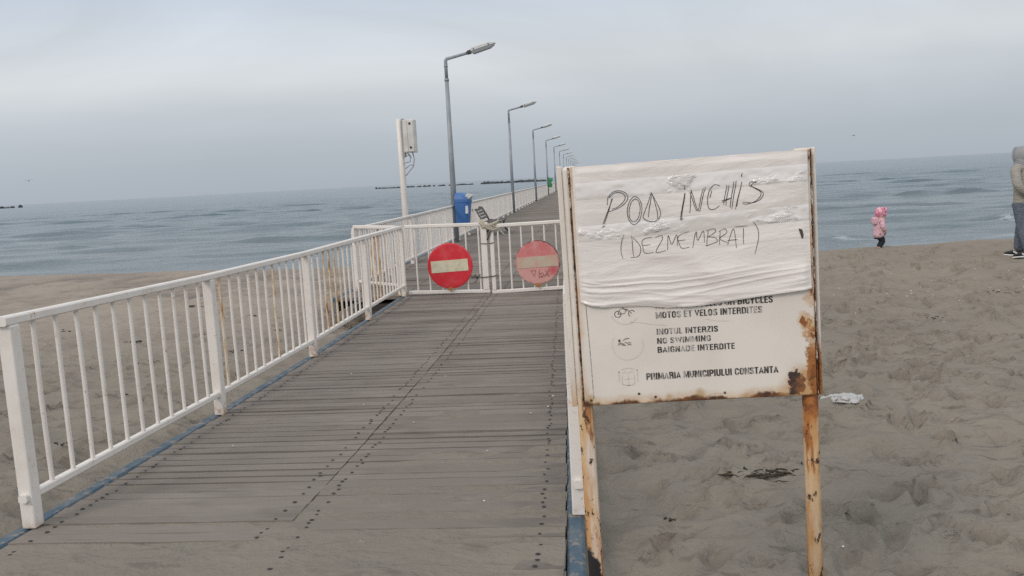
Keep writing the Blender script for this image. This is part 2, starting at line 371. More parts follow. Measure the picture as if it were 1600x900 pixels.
HAND_BIG = [[(-0.232,1.549),(-0.219,1.579),(-0.199,1.623)],
[(-0.236,1.540),(-0.227,1.544)],
[(-0.228,1.550),(-0.213,1.587),(-0.202,1.622)],
[(-0.216,1.604),(-0.214,1.623),(-0.201,1.639),(-0.182,1.644),(-0.164,1.638),(-0.156,1.627),(-0.157,1.615),(-0.170,1.601),(-0.187,1.592),(-0.212,1.584)],
[(-0.210,1.625),(-0.197,1.636),(-0.180,1.639),(-0.166,1.632),(-0.163,1.621),(-0.170,1.609),(-0.187,1.596),(-0.204,1.591)],
[(-0.117,1.580),(-0.120,1.566),(-0.125,1.554),(-0.132,1.546),(-0.140,1.542),(-0.147,1.544),(-0.153,1.551),(-0.157,1.561),(-0.159,1.575),(-0.158,1.589),(-0.154,1.603),(-0.148,1.614),(-0.141,1.621),(-0.134,1.623),(-0.127,1.620),(-0.121,1.612),(-0.117,1.601),(-0.116,1.587),(-0.118,1.573)],
[(-0.134,1.553),(-0.139,1.550),(-0.145,1.550),(-0.150,1.555),(-0.153,1.563),(-0.154,1.574),(-0.153,1.586),(-0.150,1.597),(-0.146,1.607),(-0.140,1.613),(-0.134,1.616),(-0.129,1.614),(-0.124,1.608),(-0.122,1.599),(-0.121,1.588),(-0.123,1.576),(-0.126,1.565),(-0.131,1.556),(-0.137,1.551)],
[(-0.087,1.632),(-0.095,1.608),(-0.109,1.576),(-0.114,1.561),(-0.102,1.550),(-0.085,1.547),(-0.071,1.552),(-0.063,1.566),(-0.065,1.581),(-0.076,1.609),(-0.087,1.632)],
[(-0.086,1.628),(-0.099,1.560)],
[(-0.084,1.627),(-0.078,1.603),(-0.072,1.573),(-0.072,1.554)],
[(0.011,1.623),(-0.004,1.548)],
[(0.010,1.623),(0.007,1.609),(-0.007,1.547),(0.000,1.551)],
[(0.010,1.646),(0.010,1.632)],
[(0.021,1.564),(0.029,1.630)],
[(0.028,1.630),(0.045,1.567)],
[(0.024,1.625),(0.041,1.568)],
[(0.045,1.568),(0.063,1.633)],
[(0.049,1.565),(0.069,1.635)],
[(0.111,1.636),(0.096,1.641),(0.081,1.626),(0.074,1.598),(0.077,1.573),(0.092,1.570),(0.107,1.579)],
[(0.087,1.625),(0.081,1.603)],
[(0.131,1.638),(0.119,1.581)],
[(0.137,1.637),(0.125,1.578)],
[(0.151,1.646),(0.137,1.571)],
[(0.158,1.648),(0.142,1.568)],
[(0.114,1.593),(0.143,1.599)],
[(0.115,1.589),(0.138,1.597)],
[(0.174,1.644),(0.152,1.565)],
[(0.173,1.641),(0.156,1.573)],
[(0.176,1.669),(0.173,1.658)],
[(0.216,1.638),(0.200,1.642),(0.194,1.633),(0.210,1.622),(0.226,1.610),(0.223,1.596),(0.206,1.583),(0.181,1.578),(0.173,1.583)],
[(0.215,1.642),(0.203,1.636),(0.200,1.629),(0.218,1.619),(0.233,1.606),(0.225,1.590),(0.203,1.581),(0.175,1.585)]]
HAND_SMALL = [[(-0.173,1.514),(-0.181,1.492),(-0.184,1.463),(-0.179,1.443)],
[(-0.151,1.510),(-0.148,1.446)],
[(-0.147,1.504),(-0.130,1.482),(-0.126,1.465),(-0.135,1.447),(-0.158,1.444)],
[(-0.090,1.501),(-0.117,1.496),(-0.120,1.479),(-0.097,1.479)],
[(-0.120,1.479),(-0.115,1.456),(-0.089,1.456)],
[(-0.082,1.499),(-0.064,1.504),(-0.062,1.492),(-0.082,1.456),(-0.053,1.459)],
[(-0.048,1.460),(-0.044,1.502),(-0.035,1.476),(-0.019,1.503),(-0.019,1.469)],
[(0.016,1.510),(-0.012,1.500),(-0.016,1.486),(0.005,1.486)],
[(-0.016,1.486),(-0.007,1.463),(0.016,1.464)],
[(0.025,1.460),(0.037,1.508),(0.041,1.482),(0.058,1.509),(0.060,1.475)],
[(0.072,1.510),(0.066,1.463)],
[(0.065,1.508),(0.088,1.513),(0.093,1.504),(0.071,1.490)],
[(0.071,1.490),(0.090,1.487),(0.097,1.475),(0.063,1.464)],
[(0.106,1.506),(0.103,1.464)],
[(0.102,1.504),(0.120,1.511),(0.125,1.499),(0.105,1.483),(0.129,1.468)],
[(0.126,1.462),(0.145,1.509),(0.151,1.452)],
[(0.126,1.476),(0.155,1.477)],
[(0.148,1.514),(0.184,1.515)],
[(0.173,1.510),(0.172,1.462)],
[(0.202,1.525),(0.214,1.504),(0.215,1.476),(0.203,1.431)]]
TEXTS = [
   ('NO MOTORCYCLES OR BICYCLES', (-0.0921, 1.2813), (0.2507, 1.2806), 0.0199) ,
   ('MOTOS ET VELOS INTERDITES', (-0.0924, 1.2527), (0.219, 1.2526), 0.0197) ,
   ('INOTUL INTERZIS', (-0.0929, 1.204), (0.0885, 1.203), 0.0178) ,
   ('NO SWIMMING', (-0.0927, 1.1758), (0.0668, 1.1763), 0.0178) ,
   ('BAIGNADE INTERDITE', (-0.0926, 1.1484), (0.1352, 1.1484), 0.0182) ,
   ('PRIMARIA MUNICIPIULUI CONSTANTA', (-0.1305, 1.0671), (0.2588, 1.0688), 0.0207) ,
]
# ------------------------------------------------------------------ the beach
def deck_z(y): return np.interp(y, [-2, 2.0, 3.7, 5.81, 7.92, 12.0], [.15, .12, .075, .0286, .0025, 0.0])
def shore_y(x):
    x = np.asarray(x, float)
    return np.interp(x, [-80, -30, -15.3, -9.5, 4.5, 8.6, 20, 80], [33, 24.3, 21.0, 19.8, 17.0, 17.6, 19.2, 28]) + .35*fbm(x*.35, x*0+2.2, 3, 5)
def axis(parts):
    o = []
    for a, b, st in parts: o += list(np.arange(a, b-1e-6, st))
    return np.array(o + [parts[-1][1]])
sx_ = axis([(-90,-30,3), (-30,-14,.5), (-14,-7,.12), (-7,-2.6,.045), (-2.6,-.3,.25), (-.3,6,.032), (6,12,.09), (12,30,.5), (30,90,3)])
sy_ = axis([(-12,1,.6), (1,3,.12), (3,9,.034), (9,24,.085), (24,40,.6)])
X, Y = np.meshgrid(sx_, sy_)
base = -.10 + 0*X
left = sstep(-2.5, -3.2, X)
base = base + left*(np.interp(Y, [0, 3.5, 6, 12, 20], [.17, .12, .05, -.10, -.10]))
base = base + (1-left)*np.interp(Y, [0, 8, 13, 16, 17], [0, 0, .05, .10, .05])*sstep(3.0, 7.5, X)
pier_dip = sstep(-4.4, -3.4, X)*sstep(1.4, .4, X)*sstep(9.5, 12.5, Y)
base = base - .35*pier_dip
H = .055*fbm(X*.55, Y*.7, 4, 1) + .066*fbm(X*1.9+.5*fbm(X, Y, 2, 8), Y*2.5, 4, 2) - .055*abs(fbm(X*3.1+Y*1.1, Y*4-X, 3, 6)) + .026*fbm(X*7, Y*8, 3, 4)
H *= (1-.7*sstep(-3.1,-2.6,X)*sstep(.0,-.3,X))
prng = random.Random(11); DENT_SHADE = 0*X
def dent(cx, cy, L_, W_, ang, dep):
    global H
    r = L_*1.7
    i0, i1 = np.searchsorted(sy_, [cy-r, cy+r]); j0, j1 = np.searchsorted(sx_, [cx-r, cx+r])
    if i1-i0 < 2 or j1-j0 < 2: return
    dx = X[i0:i1, j0:j1]-cx; dy = Y[i0:i1, j0:j1]-cy
    a = (dx*math.cos(ang)+dy*math.sin(ang))/L_; b = (-dx*math.sin(ang)+dy*math.cos(ang))/W_
    q = np.sqrt(a*a+b*b)
    if prng.random() < .38: DENT_SHADE[i0:i1, j0:j1] = np.maximum(DENT_SHADE[i0:i1, j0:j1], np.exp(-(q*1.15)**4)*prng.uniform(.5, 1))   # small shadows of some dents, painted in as darker sand colour
    H[i0:i1, j0:j1] += dep*(-np.exp(-(q*1.3)**6) + .6*np.exp(-((q-1.05)/.2)**2))
for k in range(3000):
    if k % 5 < 3: cx, cy = prng.uniform(0.2, 9.5), prng.uniform(3, 16.5)
    else: cx, cy = prng.uniform(-13, -2.9), prng.uniform(3, 19)
    dent(cx, cy, prng.uniform(.07,.16), prng.uniform(.035,.08), prng.uniform(0, 3.14), prng.uniform(.016,.055))
# trails of steps leading to the water
for (x0, y0, x1, y1) in ((1.2,3.2,4.8,15.5), (2.6,3.4,2.2,16), (3.6,4,7,14), (1.7,5,6.4,13), (4.6,4.5,1.6,9)):
    n = int(math.hypot(x1-x0, y1-y0)/.62); ang = math.atan2(y1-y0, x1-x0)
    for k in range(n):
        t = k/n; s = .11 if k % 2 else -.11
        dent(x0+(x1-x0)*t - s*math.sin(ang)+prng.uniform(-.05,.05), y0+(y1-y0)*t + s*math.cos(ang)+prng.uniform(-.05,.05), .155, .07, ang+prng.uniform(-.25,.25), prng.uniform(.035,.065))
ys = shore_y(X)
past = np.clip(Y-ys, 0, None)
Z = base + H*(1-.8*sstep(-1.2, .2, Y-ys)) - np.where(past > 0, .16*past + .02*past**2*.5, 0)
Z = np.maximum(Z, -3)
SANDX, SANDY, SANDZ = sx_, sy_, Z
def sand_z(x, y):
    i = min(max(int(np.searchsorted(sy_, y)), 0), len(sy_)-1); j = min(max(int(np.searchsorted(sx_, x)), 0), len(sx_)-1)
    return float(Z[i, j])
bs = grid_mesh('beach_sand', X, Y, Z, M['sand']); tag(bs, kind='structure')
mt_ = bs.data.attributes.new('dent_shade', 'FLOAT', 'POINT'); mt_.data.foreach_set('value', np.clip(DENT_SHADE, 0, 1).ravel().astype(np.float32))

# ------------------------------------------------------------------ the sea
SEA = -.55
ry = [14.0]
while ry[-1] < 30000:
    y = ry[-1]; ry.append(y*(1.0055 if y < 330 else 1.03))
ry = np.array(ry)
t = np.linspace(-7.8, 7.8, 500); rx = 25*np.sinh(t)
X, Y = np.meshgrid(rx, ry)
D = Y - np.interp(X, [-80,-15,4.5,20,80], [33,21,17,19.2,28])         # metres beyond the shoreline
fade = sstep(330, 60, Y)*sstep(400, 200, abs(X))
wz = 0*X; foam = 0*X
# swell: crest lines parallel to the beach, broken along their length
ph = D/5.6 + .9*fbm(X*.045, D*.03, 3, 20) + .25*fbm(X*.25, D*.1, 2, 21)
cr_ = (.5+.5*np.cos(2*math.pi*ph))**5
br_ = sstep(.42, .68, vnoise(X*.07+7, D*.16, 31)*.7 + vnoise(X*.23, D*.3, 33)*.3)
wz += .13*cr_*br_*sstep(1.0, 5, D)*(1-.55*sstep(28, 70, D))
ph2 = D/2.3 + .8*fbm(X*.11, D*.08, 3, 24)
wz += .05*(.5+.5*np.cos(2*math.pi*ph2))**2.5*sstep(.35, .7, vnoise(X*.2, D*.33, 35))
for k in range(14):
    lam = .9*1.28**k if k < 9 else prng.uniform(2, 6)
    a = prng.uniform(-.55, .55); kk = 2*math.pi/lam
    wz += .0062*lam**.55*np.sin(kk*(Y*math.cos(a)+X*math.sin(a)*.8) + prng.uniform(0, 6.3) + 1.6*fbm(X*.09, Y*.09, 2, 40+k))
side = sstep(-1, 6, X)
foam += sstep(4.2, .3, D)*(.28+.5*side) + sstep(9, 3, D)*.28*side
foam += (.25+.5*side)*sstep(.5, .95, cr_*br_)*sstep(14, 5, D)*sstep(.48, .7, vnoise(X*.3, D*.5, 50))
foam += .55*sstep(.72, .95, cr_*br_)*sstep(.6, .75, vnoise(X*.11+3, D*.12, 52))*sstep(45, 20, D)
for xc, yc, hw, amp, fo_ in ((-12.5,36,3.6,.34,.25), (-26,38,5.5,.16,0), (-36,46,8,.2,0), (-28,59.4,9,.22,0), (-14,47,5,.15,0), (13.3,29.6,2.0,.30,1.0), (21.5,51,4.5,.26,.15), (9.5,32,3,.14,.35), (13,40,5,.18,0), (16,51.5,6,.16,0), (26,66,12,.25,0), (6.5,24.5,3.0,.13,.5), (12.5,23.3,3.5,.12,.6), (-6,27,3,.13,.15), (-30,84,14,.3,0), (25,95,16,.3,0), (-70,120,22,.35,0)):
    yy_ = Y-(yc+1.0*fbm(X*.22, X*0+yc, 3, 70)); env = np.exp(-((X-xc)/hw)**2)*np.clip(.1+1.6*vnoise(X*.55, X*0+yc, 72)*vnoise(X*1.7, Y*.4, 73)*1.4, 0, 1.2)
    wz += amp*.7*env*np.where(yy_ < 0, np.exp(-(yy_/.28)**2), np.exp(-(yy_/.55)**2))
    foam += fo_*env*np.exp(-((yy_+.25)/.5)**2)*(.5+.8*vnoise(X*2.5, Y*2.5, 74))
wr = random.Random(77)
for _ in range(70):      # many short wavelet crests
    yc = 22*math.exp(wr.uniform(0, 1.9)); xc = wr.uniform(-1, .75)*yc; hw = wr.uniform(.7, 2.2)*(1+yc/60); amp = wr.uniform(.05, .13)*(1+yc/90)
    j0, j1 = np.searchsorted(rx, [xc-2.5*hw, xc+2.5*hw]); i0, i1 = np.searchsorted(ry, [yc-3, yc+3+yc*.02])
    xs_ = X[i0:i1, j0:j1]; ys_w = Y[i0:i1, j0:j1]-(yc+.6*fbm(xs_*.35, xs_*0+yc, 2, 76)); wd_ = 1+yc/70
    wz[i0:i1, j0:j1] += amp*np.exp(-((xs_-xc)/hw)**2)*np.where(ys_w < 0, np.exp(-(ys_w/(.22*wd_))**2), np.exp(-(ys_w/(.5*wd_))**2))
foam += .5*side*sstep(8, 2, D)*sstep(.5, .75, vnoise(X*.5, D*1.1, 78))
wz *= sstep(-.5, 2.5, D)
so = grid_mesh('sea', X, Y, SEA + wz*fade, M['sea'])
at = so.data.attributes.new('foam', 'FLOAT', 'POINT'); at.data.foreach_set('value', np.clip(foam, 0, 1).ravel().astype(np.float32))
tag(so, kind='structure')

# ------------------------------------------------------------------ the pier
XL, XR0 = -2.68, -.15
def xr(y): return XR0 - .0256*(min(y, 12.1)-3.3)
PIER_END = 262.0
pier = empty('wooden_pier', (-1.4, 2.0, 0), 0, 'long weathered grey plank pier running from the sand far out over the sea', 'pier')
PO = Vector(pier.location)
def pier_part(mb, name, mat):
    o = mb.build(name, mat, pier); o.location = (0,0,0)
    o.matrix_parent_inverse = Matrix.Translation(-PO); return o
b = MB(); prng = random.Random(5)
SEAM = -1.43
y = 1.6; k = 0
def nail(x, y, z, r=.0105):
    n = 7; rx_ = r*prng.uniform(.85, 1.3); ry_ = r*prng.uniform(.8, 1.2)
    b.add([(x+rx_*math.cos(6.283*i/n), y+ry_*math.sin(6.283*i/n), z) for i in range(n)], [tuple(range(n))], 1)
def plank(x0, x1, yc, w, zt, tilt, warp):
    n = 8; v = []; f = []
    for i in range(n+1):
        x = x0+(x1-x0)*i/n; dz = warp*math.sin(math.pi*i/n); wy = prng.uniform(-.0035,.0035)
        for (sy, z) in ((-w/2, zt+dz-tilt), (w/2, zt+dz+tilt), (w/2, zt-.045), (-w/2, zt-.045)):
            v.append((x, yc+sy+wy, z))
        if i:
            q = 4*(i-1)
            for a in range(4): f.append((q+a, q+(a+1)%4, q+4+(a+1)%4, q+4+a))
    f += [(0,1,2,3), (4*n+3,4*n+2,4*n+1,4*n)]
    b.add(v, f, 0)
while y < 12.1:
    p = .112*prng.uniform(.86,1.12); w = p-prng.choice((.009,.011,.013)); yc = y+p/2; z = float(deck_z(yc))
    dz = (float(deck_z(yc+p/2))-float(deck_z(yc-p/2)))/2
    for side in (0, 1):
        x0, x1 = (XL, SEAM-.004) if side == 0 else (SEAM+.004, xr(yc))
        x0 += prng.uniform(-.006,.006) if side == 0 else 0; x1 += prng.uniform(-.006,.006) if side else 0
        zt = z+prng.uniform(-.004,.004); tl = dz+prng.uniform(-.0035,.0035)
        plank(x0, x1, yc, w, zt, tl, prng.uniform(-.003,.003))
        for q in (-.03, .032):
            for xn in ((XL+.10, SEAM-.085) if side == 0 else (SEAM+.085, x1-.11)):
                if prng.random() < (.92 if q < 0 else .3):
                    yy = yc+q+prng.uniform(-.006,.006); nail(xn+prng.uniform(-.012,.012), yy, zt+tl*q/(w/2)+.0045, .0092)
    y += p
FXL, FXR = -3.72, .42
while y < 75:
    p = .132 if y < 45 else .264; w = p-prng.uniform(.006,.012)
    plank(FXL, FXR, y+p/2, w, prng.uniform(-.004,.004), prng.uniform(-.003,.003), 0); 
    if y < 30:
        for xn in (-2.75,-1.55,-1.30,-.2):
            nail(xn+prng.uniform(-.01,.01), y+.04, .0075); nail(xn+prng.uniform(-.01,.01), y+.1, .0075)
    y += p
b.box(((FXL+FXR)/2, (y+PIER_END)/2, -.03), (FXR-FXL, PIER_END-y, .055), mi=0)
pier_part(b, 'plank_walkway', [M['plank'], M['nail']])
# blue edge beams and joists
b = MB()
ys_ = [1.6, 3.7, 5.81, 7.92, 10.03, 12.1]
b.sweep([(XL-.055, q, float(deck_z(q))-.095) for q in ys_], .085, .19); pier_part(b, 'edge_beam', M['blue'])
b = MB(); b.sweep([(xr(q)+.040, q, float(deck_z(q))-.095) for q in ys_], .075, .19); pier_part(b, 'edge_beam', M['blue'])
for xx in (FXL-.045, FXR+.045):
    b = MB(); b.sweep([(xx, 12.1, -.10), (xx, PIER_END, -.10)], .08, .22); pier_part(b, 'edge_beam', M['blue'])
b = MB()
for xx in (-2.55, SEAM, -.5): b.sweep([(xx, q, float(deck_z(q))-.125) for q in ys_], .16, .13)
b.box((-1.65, (12.1+PIER_END)/2, -.16), (3.6, PIER_END-12.2, .10)); pier_part(b, 'joist', M['under'])
for q in np.arange(16, PIER_END, 6.0):
    for xx in (-3.3, 0.0):
        b = MB(); b.tube([(xx, q, -.12), (xx, q, -3)], .16, 12); pier_part(b, 'pile', M['pile'])
# sand blown over the landward boards
dx_ = np.arange(XL+.005, XR0-.0, .035); dy_ = np.arange(1.6, 9.2, .03)
X, Y = np.meshgrid(dx_, dy_)
X = np.minimum(X, XR0-.0256*(Y-3.3)-.004)
n_ = fbm(X*1.3, Y*1.7, 4, 60)
cover = 1.05*sstep(4.5, 3.9, Y + .9*n_) + 1.0*sstep(-1.55, -1.0, X)*sstep(7.0, 5.0, Y+2.2*n_)
Zd = deck_z(Y) - .040 + .0385*np.clip(cover, 0, 1) + .0095*sstep(3.9, 2.9, Y+1.0*n_) + .003*fbm(X*6, Y*7, 3, 61)
tag(grid_mesh('blown_sand', X, Y, Zd, M['drift']), 'thin pale sand blown into the gaps of the landward pier boards', 'sand', kind='stuff')

# ------------------------------------------------------------------ railings
RH = 1.02
def rail_run(name, pts, zf, label, post_ts, nb, mats, limit=100, ph=.069, bal_r=.0120, simple_after=None, loc0=None, rusty=(), rail_w=.062, rail_h=.044):
    """pts: function t->(x,y); post_ts: t of posts"""
    P0 = pts(post_ts[0]); root = empty(name, (P0[0], P0[1], zf(P0[1])), 0, label, 'railing')
    O_ = Vector(root.location); inv = Matrix.Translation(-O_)
    def part(mb, nm, mat):
        o = mb.build(nm, mat, root); o.matrix_parent_inverse = inv; return o
    line = [pts(t) for t in post_ts]
    if line[0][1] < 6: line[0] = (line[0][0], line[0][1]-.055)      # the handrail stands a little proud of the end post
    b = MB(); b.sweep([(x, y, zf(y)+RH-rail_h/2) for x, y in line], rail_w, rail_h); part(b, 'handrail', mats[0])
    b = MB(); b.sweep([(x, y, zf(y)+.155) for x, y in line], .042, .038); part(b, 'bottom_rail', mats[0])
    cnt = 0; rest = MB()
    for i, t in enumerate(post_ts):
        x, y = pts(t); z = zf(y)
        d = Vector((*pts(t+.01), 0)) - Vector((*pts(t-.01), 0)); rot = Matrix.Rotation(math.atan2(d.y, d.x), 3, 'Z')
        b = MB(); h = RH-rail_h-.001
        b.box((x, y, z+h/2+.003), (ph, ph, h), rot, bev=.008 if y < 14 else 0)
        if y < 14:
            for s in (-1, 1):   # cracked weld foot, blue paint left round it
                pass
        part(b, 'post', mats[0])
        if i < len(post_ts)-1:
            t1 = post_ts[i+1]
            for k in range(nb):
                tt = t + (t1-t)*(k+1)/(nb+1); x, y = pts(tt); z = zf(y)
                bb = MB() if cnt < limit else rest
                j = prng.uniform(-.004, .004)
                bb.tube([(x, y, z+.175), (x+j*.5, y+j, z+.6), (x, y, z+RH-rail_h)], bal_r, 8 if y < 15 else 5, caps=False)
                if cnt < limit: part(bb, 'baluster', mats[1] if (i, k) in rusty else mats[0])
                cnt += 1
    if cnt > limit: tag(part(rest, 'far_balusters', mats[0]), kind='stuff')
    return root, part
zf = lambda y: float(deck_z(y))
rusty = {(2,2),(2,3),(2,4),(2,5),(1,0),(1,6),(3,1),(3,2),(3,3)}
rail_run('metal_railing', lambda t: (-2.697, t), zf, 'near white rust-flecked railing along the left edge of the ramp, on a blue beam', [3.70, 5.81, 7.92, 10.03, 12.06], 11, (M['white'], M['white_rusty']), rusty=rusty)
rail_run('metal_railing', lambda t: (xr(t)+.062, t), zf, 'white railing on the right edge of the ramp, mostly hidden behind the notice board', [3.76, 5.86, 7.95, 10.05, 12.1], 11, (M['white'], M['white_rusty']), ph=.068)
rail_run('metal_railing', lambda t: (-2.72-.88*t, 12.12+.80*t), lambda y: 0.0, 'short slanting white railing joining the ramp to the wider pier, left of the gate', [.06, 1.0], 6, (M['white'], M['white_rusty']), rusty={(0,1),(0,2)}, rail_w=.06, rail_h=.05)
rail_run('metal_railing', lambda t: (xr(12.1)+.05+.72*t, 12.12+.7*t), lambda y: 0.0, 'short slanting white railing right of the gate, behind the notice board', [.06, 1.0], 5, (M['white'], M['white_rusty']), rail_w=.06, rail_h=.05)
far_ts = list(np.arange(12.95, PIER_END, 2.11))
far_ts = far_ts[:99]
rail_run('metal_railing', lambda t: (-3.62, t), lambda y: -.04, 'long white railing running out to sea along the left side of the pier', far_ts, 13, (M['white_clean'], M['white_clean']), ph=.072, bal_r=.0125)
rail_run('metal_railing', lambda t: (.36, t), lambda y: -.04, 'long white railing along the right side of the pier, beyond the notice board', far_ts, 13, (M['white_clean'], M['white_clean']), ph=.072, bal_r=.0125)

# ------------------------------------------------------------------ the gate: two leaves tied shut
GY = 12.08
def gate_leaf(x0, x1, zb0, zb1, zt0, zt1, nb, label, stiles, over):
    root = empty('gate_leaf', (x0, GY, 0), 0, label, 'gate', 'leaves of the closed pier gate')
    inv = Matrix.Translation(-Vector(root.location))
    def part(mb, nm, mat=M['white_gate']):
        o = mb.build(nm, mat, root); o.matrix_parent_inverse = inv; return o
    f = lambda x, a, c: a+(c-a)*(x-x0)/(x1-x0)
    b = MB(); b.sweep([(x0-over[0], GY, f(x0-over[0],zt0,zt1)), (x1+over[1], GY, f(x1+over[1],zt0,zt1))], .05, .05); part(b, 'top_rail')
    b = MB(); b.sweep([(x0, GY, zb0), (x1, GY, zb1)], .045, .05); part(b, 'bottom_rail')
    for xs, w in stiles:
        z0, z1 = f(xs, zb0, zb1)+.026, f(xs, zt0, zt1)-.026
        b = MB(); b.box((xs, GY, (z0+z1)/2), (w, .05, z1-z0), bev=.006); part(b, 'stile')
    for k in range(nb):
        x = x0+(x1-x0)*(k+.75)/(nb+.45); z0, z1 = f(x, zb0, zb1)+.024, f(x, zt0, zt1)-.024
        b = MB(); b.tube([(x, GY, z0), (x, GY, z1)], .0125, 8, caps=False); part(b, 'bar')
    return root
gate_leaf(-2.63, -1.455, .055, .030, 1.0, .985, 6, 'left white gate leaf with a bright red round sign on its bars', [(-1.505, .085)], (.0, .01))
gate_leaf(-1.425, -.37, .015, .040, .955, .972, 6, 'right white gate leaf with a faded pink round sign on its bars', [(-1.392, .055)], (-.0, .0))

def no_entry(x, z, r, tilt, label, m_face, m_bar, bw, bh, bx, bz, jag, stain_z):
    root = empty('no_entry_sign', (x, GY-.045, z), 0, label, 'sign', 'round no entry signs on the gate')
    def part(mb, nm, mats):
        return mb.build(nm, mats, root)
    b = MB(); n = 56; v = []; f = []
    rad = [r*(1-jag*(prng.random()**4) - (jag*.6 if (3.9 < 6.283*k/n < 5.0) else 0)*prng.random()) for k in range(n)]
    rings = ((1.0, .010), (.985, .0), (.93, -.004), (.5, -.005))
    for q, yy in rings:
        for k in range(n):
            a = 2*math.pi*k/n; v.append((rad[k]*q*math.cos(a), yy, rad[k]*q*math.sin(a)))
    v.append((0, -.005, 0))
    for i in range(len(rings)-1):
        for k in range(n): f.append((i*n+k, i*n+(k+1)%n, (i+1)*n+(k+1)%n, (i+1)*n+k))
    q = (len(rings)-1)*n
    for k in range(n): f.append((q+k, q+(k+1)%n, len(v)-1))
    b.add(v, f, 0); b.add([v[k] for k in range(n)], [tuple(range(n))], 1)
    part(b, 'plate', [m_face, M['signback']])
    b = MB(); rot = Matrix.Rotation(-tilt, 3, 'Y'); b.box((bx, -.0075, bz), (bw, .004, bh), rot); part(b, 'white_bar', m_bar)
    b = MB()
    for xx in (-.10, .09): b.box((xx, .022, 0), (.03, .022, r*1.5))
    part(b, 'bracket', M['signback'])
    b = MB(); v = [(.055*math.cos(a)*(1+.4*math.sin(5*a)), -.0095, stain_z+.02*math.sin(a)*(1+.3*math.cos(3*a))) for a in [6.283*i/22 for i in range(22)]]
    b.add(v, [tuple(range(22))]); 
    b.add([(-.02, -.0092, stain_z), (.022, -.0092, stain_z), (.012, -.0092, stain_z-.04), (-.004, -.0092, stain_z-.045)], [(0,1,2,3)])
    part(b, 'rust_stain', M['stain'])
    return root, part
no_entry(-2.006, .419, .328, R(2.2), 'bright red round no entry sign with a cream bar, on the left gate leaf', M['red'], M['cream'], .53, .168, -.005, .0, .012, -.325)
rt, part = no_entry(-.757, .412, .318, R(2.0), 'faded pink round no entry sign with chipped rim and scribble, on the right gate leaf', M['fadedred'], M['cream_faded'], .575, .155, .0, .012, .05, -.315)
b = MB()
def pen(pts): b.tube([(x, -.0075, z) for x, z in pts], .0045, 5)
pen([(-.10,-.115),(-.055,-.19),(-.035,-.105),(-.10,-.112)]); pen([(.02,-.10),(.01,-.21),(.07,-.2)]); pen([(.03,-.16),(.06,-.14),(.08,-.17),(.05,-.205),(.03,-.16)])
pen([(.09,-.20),(.16,-.10)]); pen([(.10,-.11),(.15,-.2)])
part(b, 'scribble', M['graffiti'])
# rope, wire and rag that hold the leaves together
b = MB()
for k in range(7):
    ph_ = k*.9; z0 = .955+.012*k-.03
    b.tube([(-1.42+.115*math.cos(a+ph_)*(.8+.06*k), GY+.05*math.sin(a+ph_), z0+.03*math.sin(2*a+k)) for a in [6.283*i/14 for i in range(15)]], .011, 6)
b.tube([(-1.53,GY-.03,1.05),(-1.47,GY-.04,.98),(-1.36,GY-.04,.90),(-1.27,GY-.03,.93)], .014, 6)
b.tube([(-1.56,GY-.03,1.02),(-1.44,GY-.045,.93),(-1.38,GY-.04,.885)], .014, 6)
tag(b.build('tying_rope', M['rope']), 'pale rope knotted round the top where the two gate leaves meet', 'rope')
b = MB()
b.tube([(-1.40,GY-.035,.90),(-1.42,GY-.04,.83),(-1.455,GY-.04,.76)], .009, 6)
b.tube([(-1.55,GY-.03,.715),(-1.45,GY-.04,.71),(-1.36,GY-.03,.72)], .005, 5)
b.tube([(-1.95,GY-.02,.245),(-1.75,GY-.03,.27),(-1.56,GY-.04,.235),(-1.45,GY-.04,.24),(-1.36,GY-.035,.25),(-1.35,GY+.03,.25)], .006, 5)
for q in range(8):
    a = prng.uniform(0,6.28); b.tube([(-1.62,GY-.03,.22),(-1.62+.10*math.cos(a),GY-.04,.22+.07*math.sin(a))], .004, 4)
tag(b.build('binding_wire', M['wire']), 'dark wire twisted round the middle stiles of the gate', 'wire')
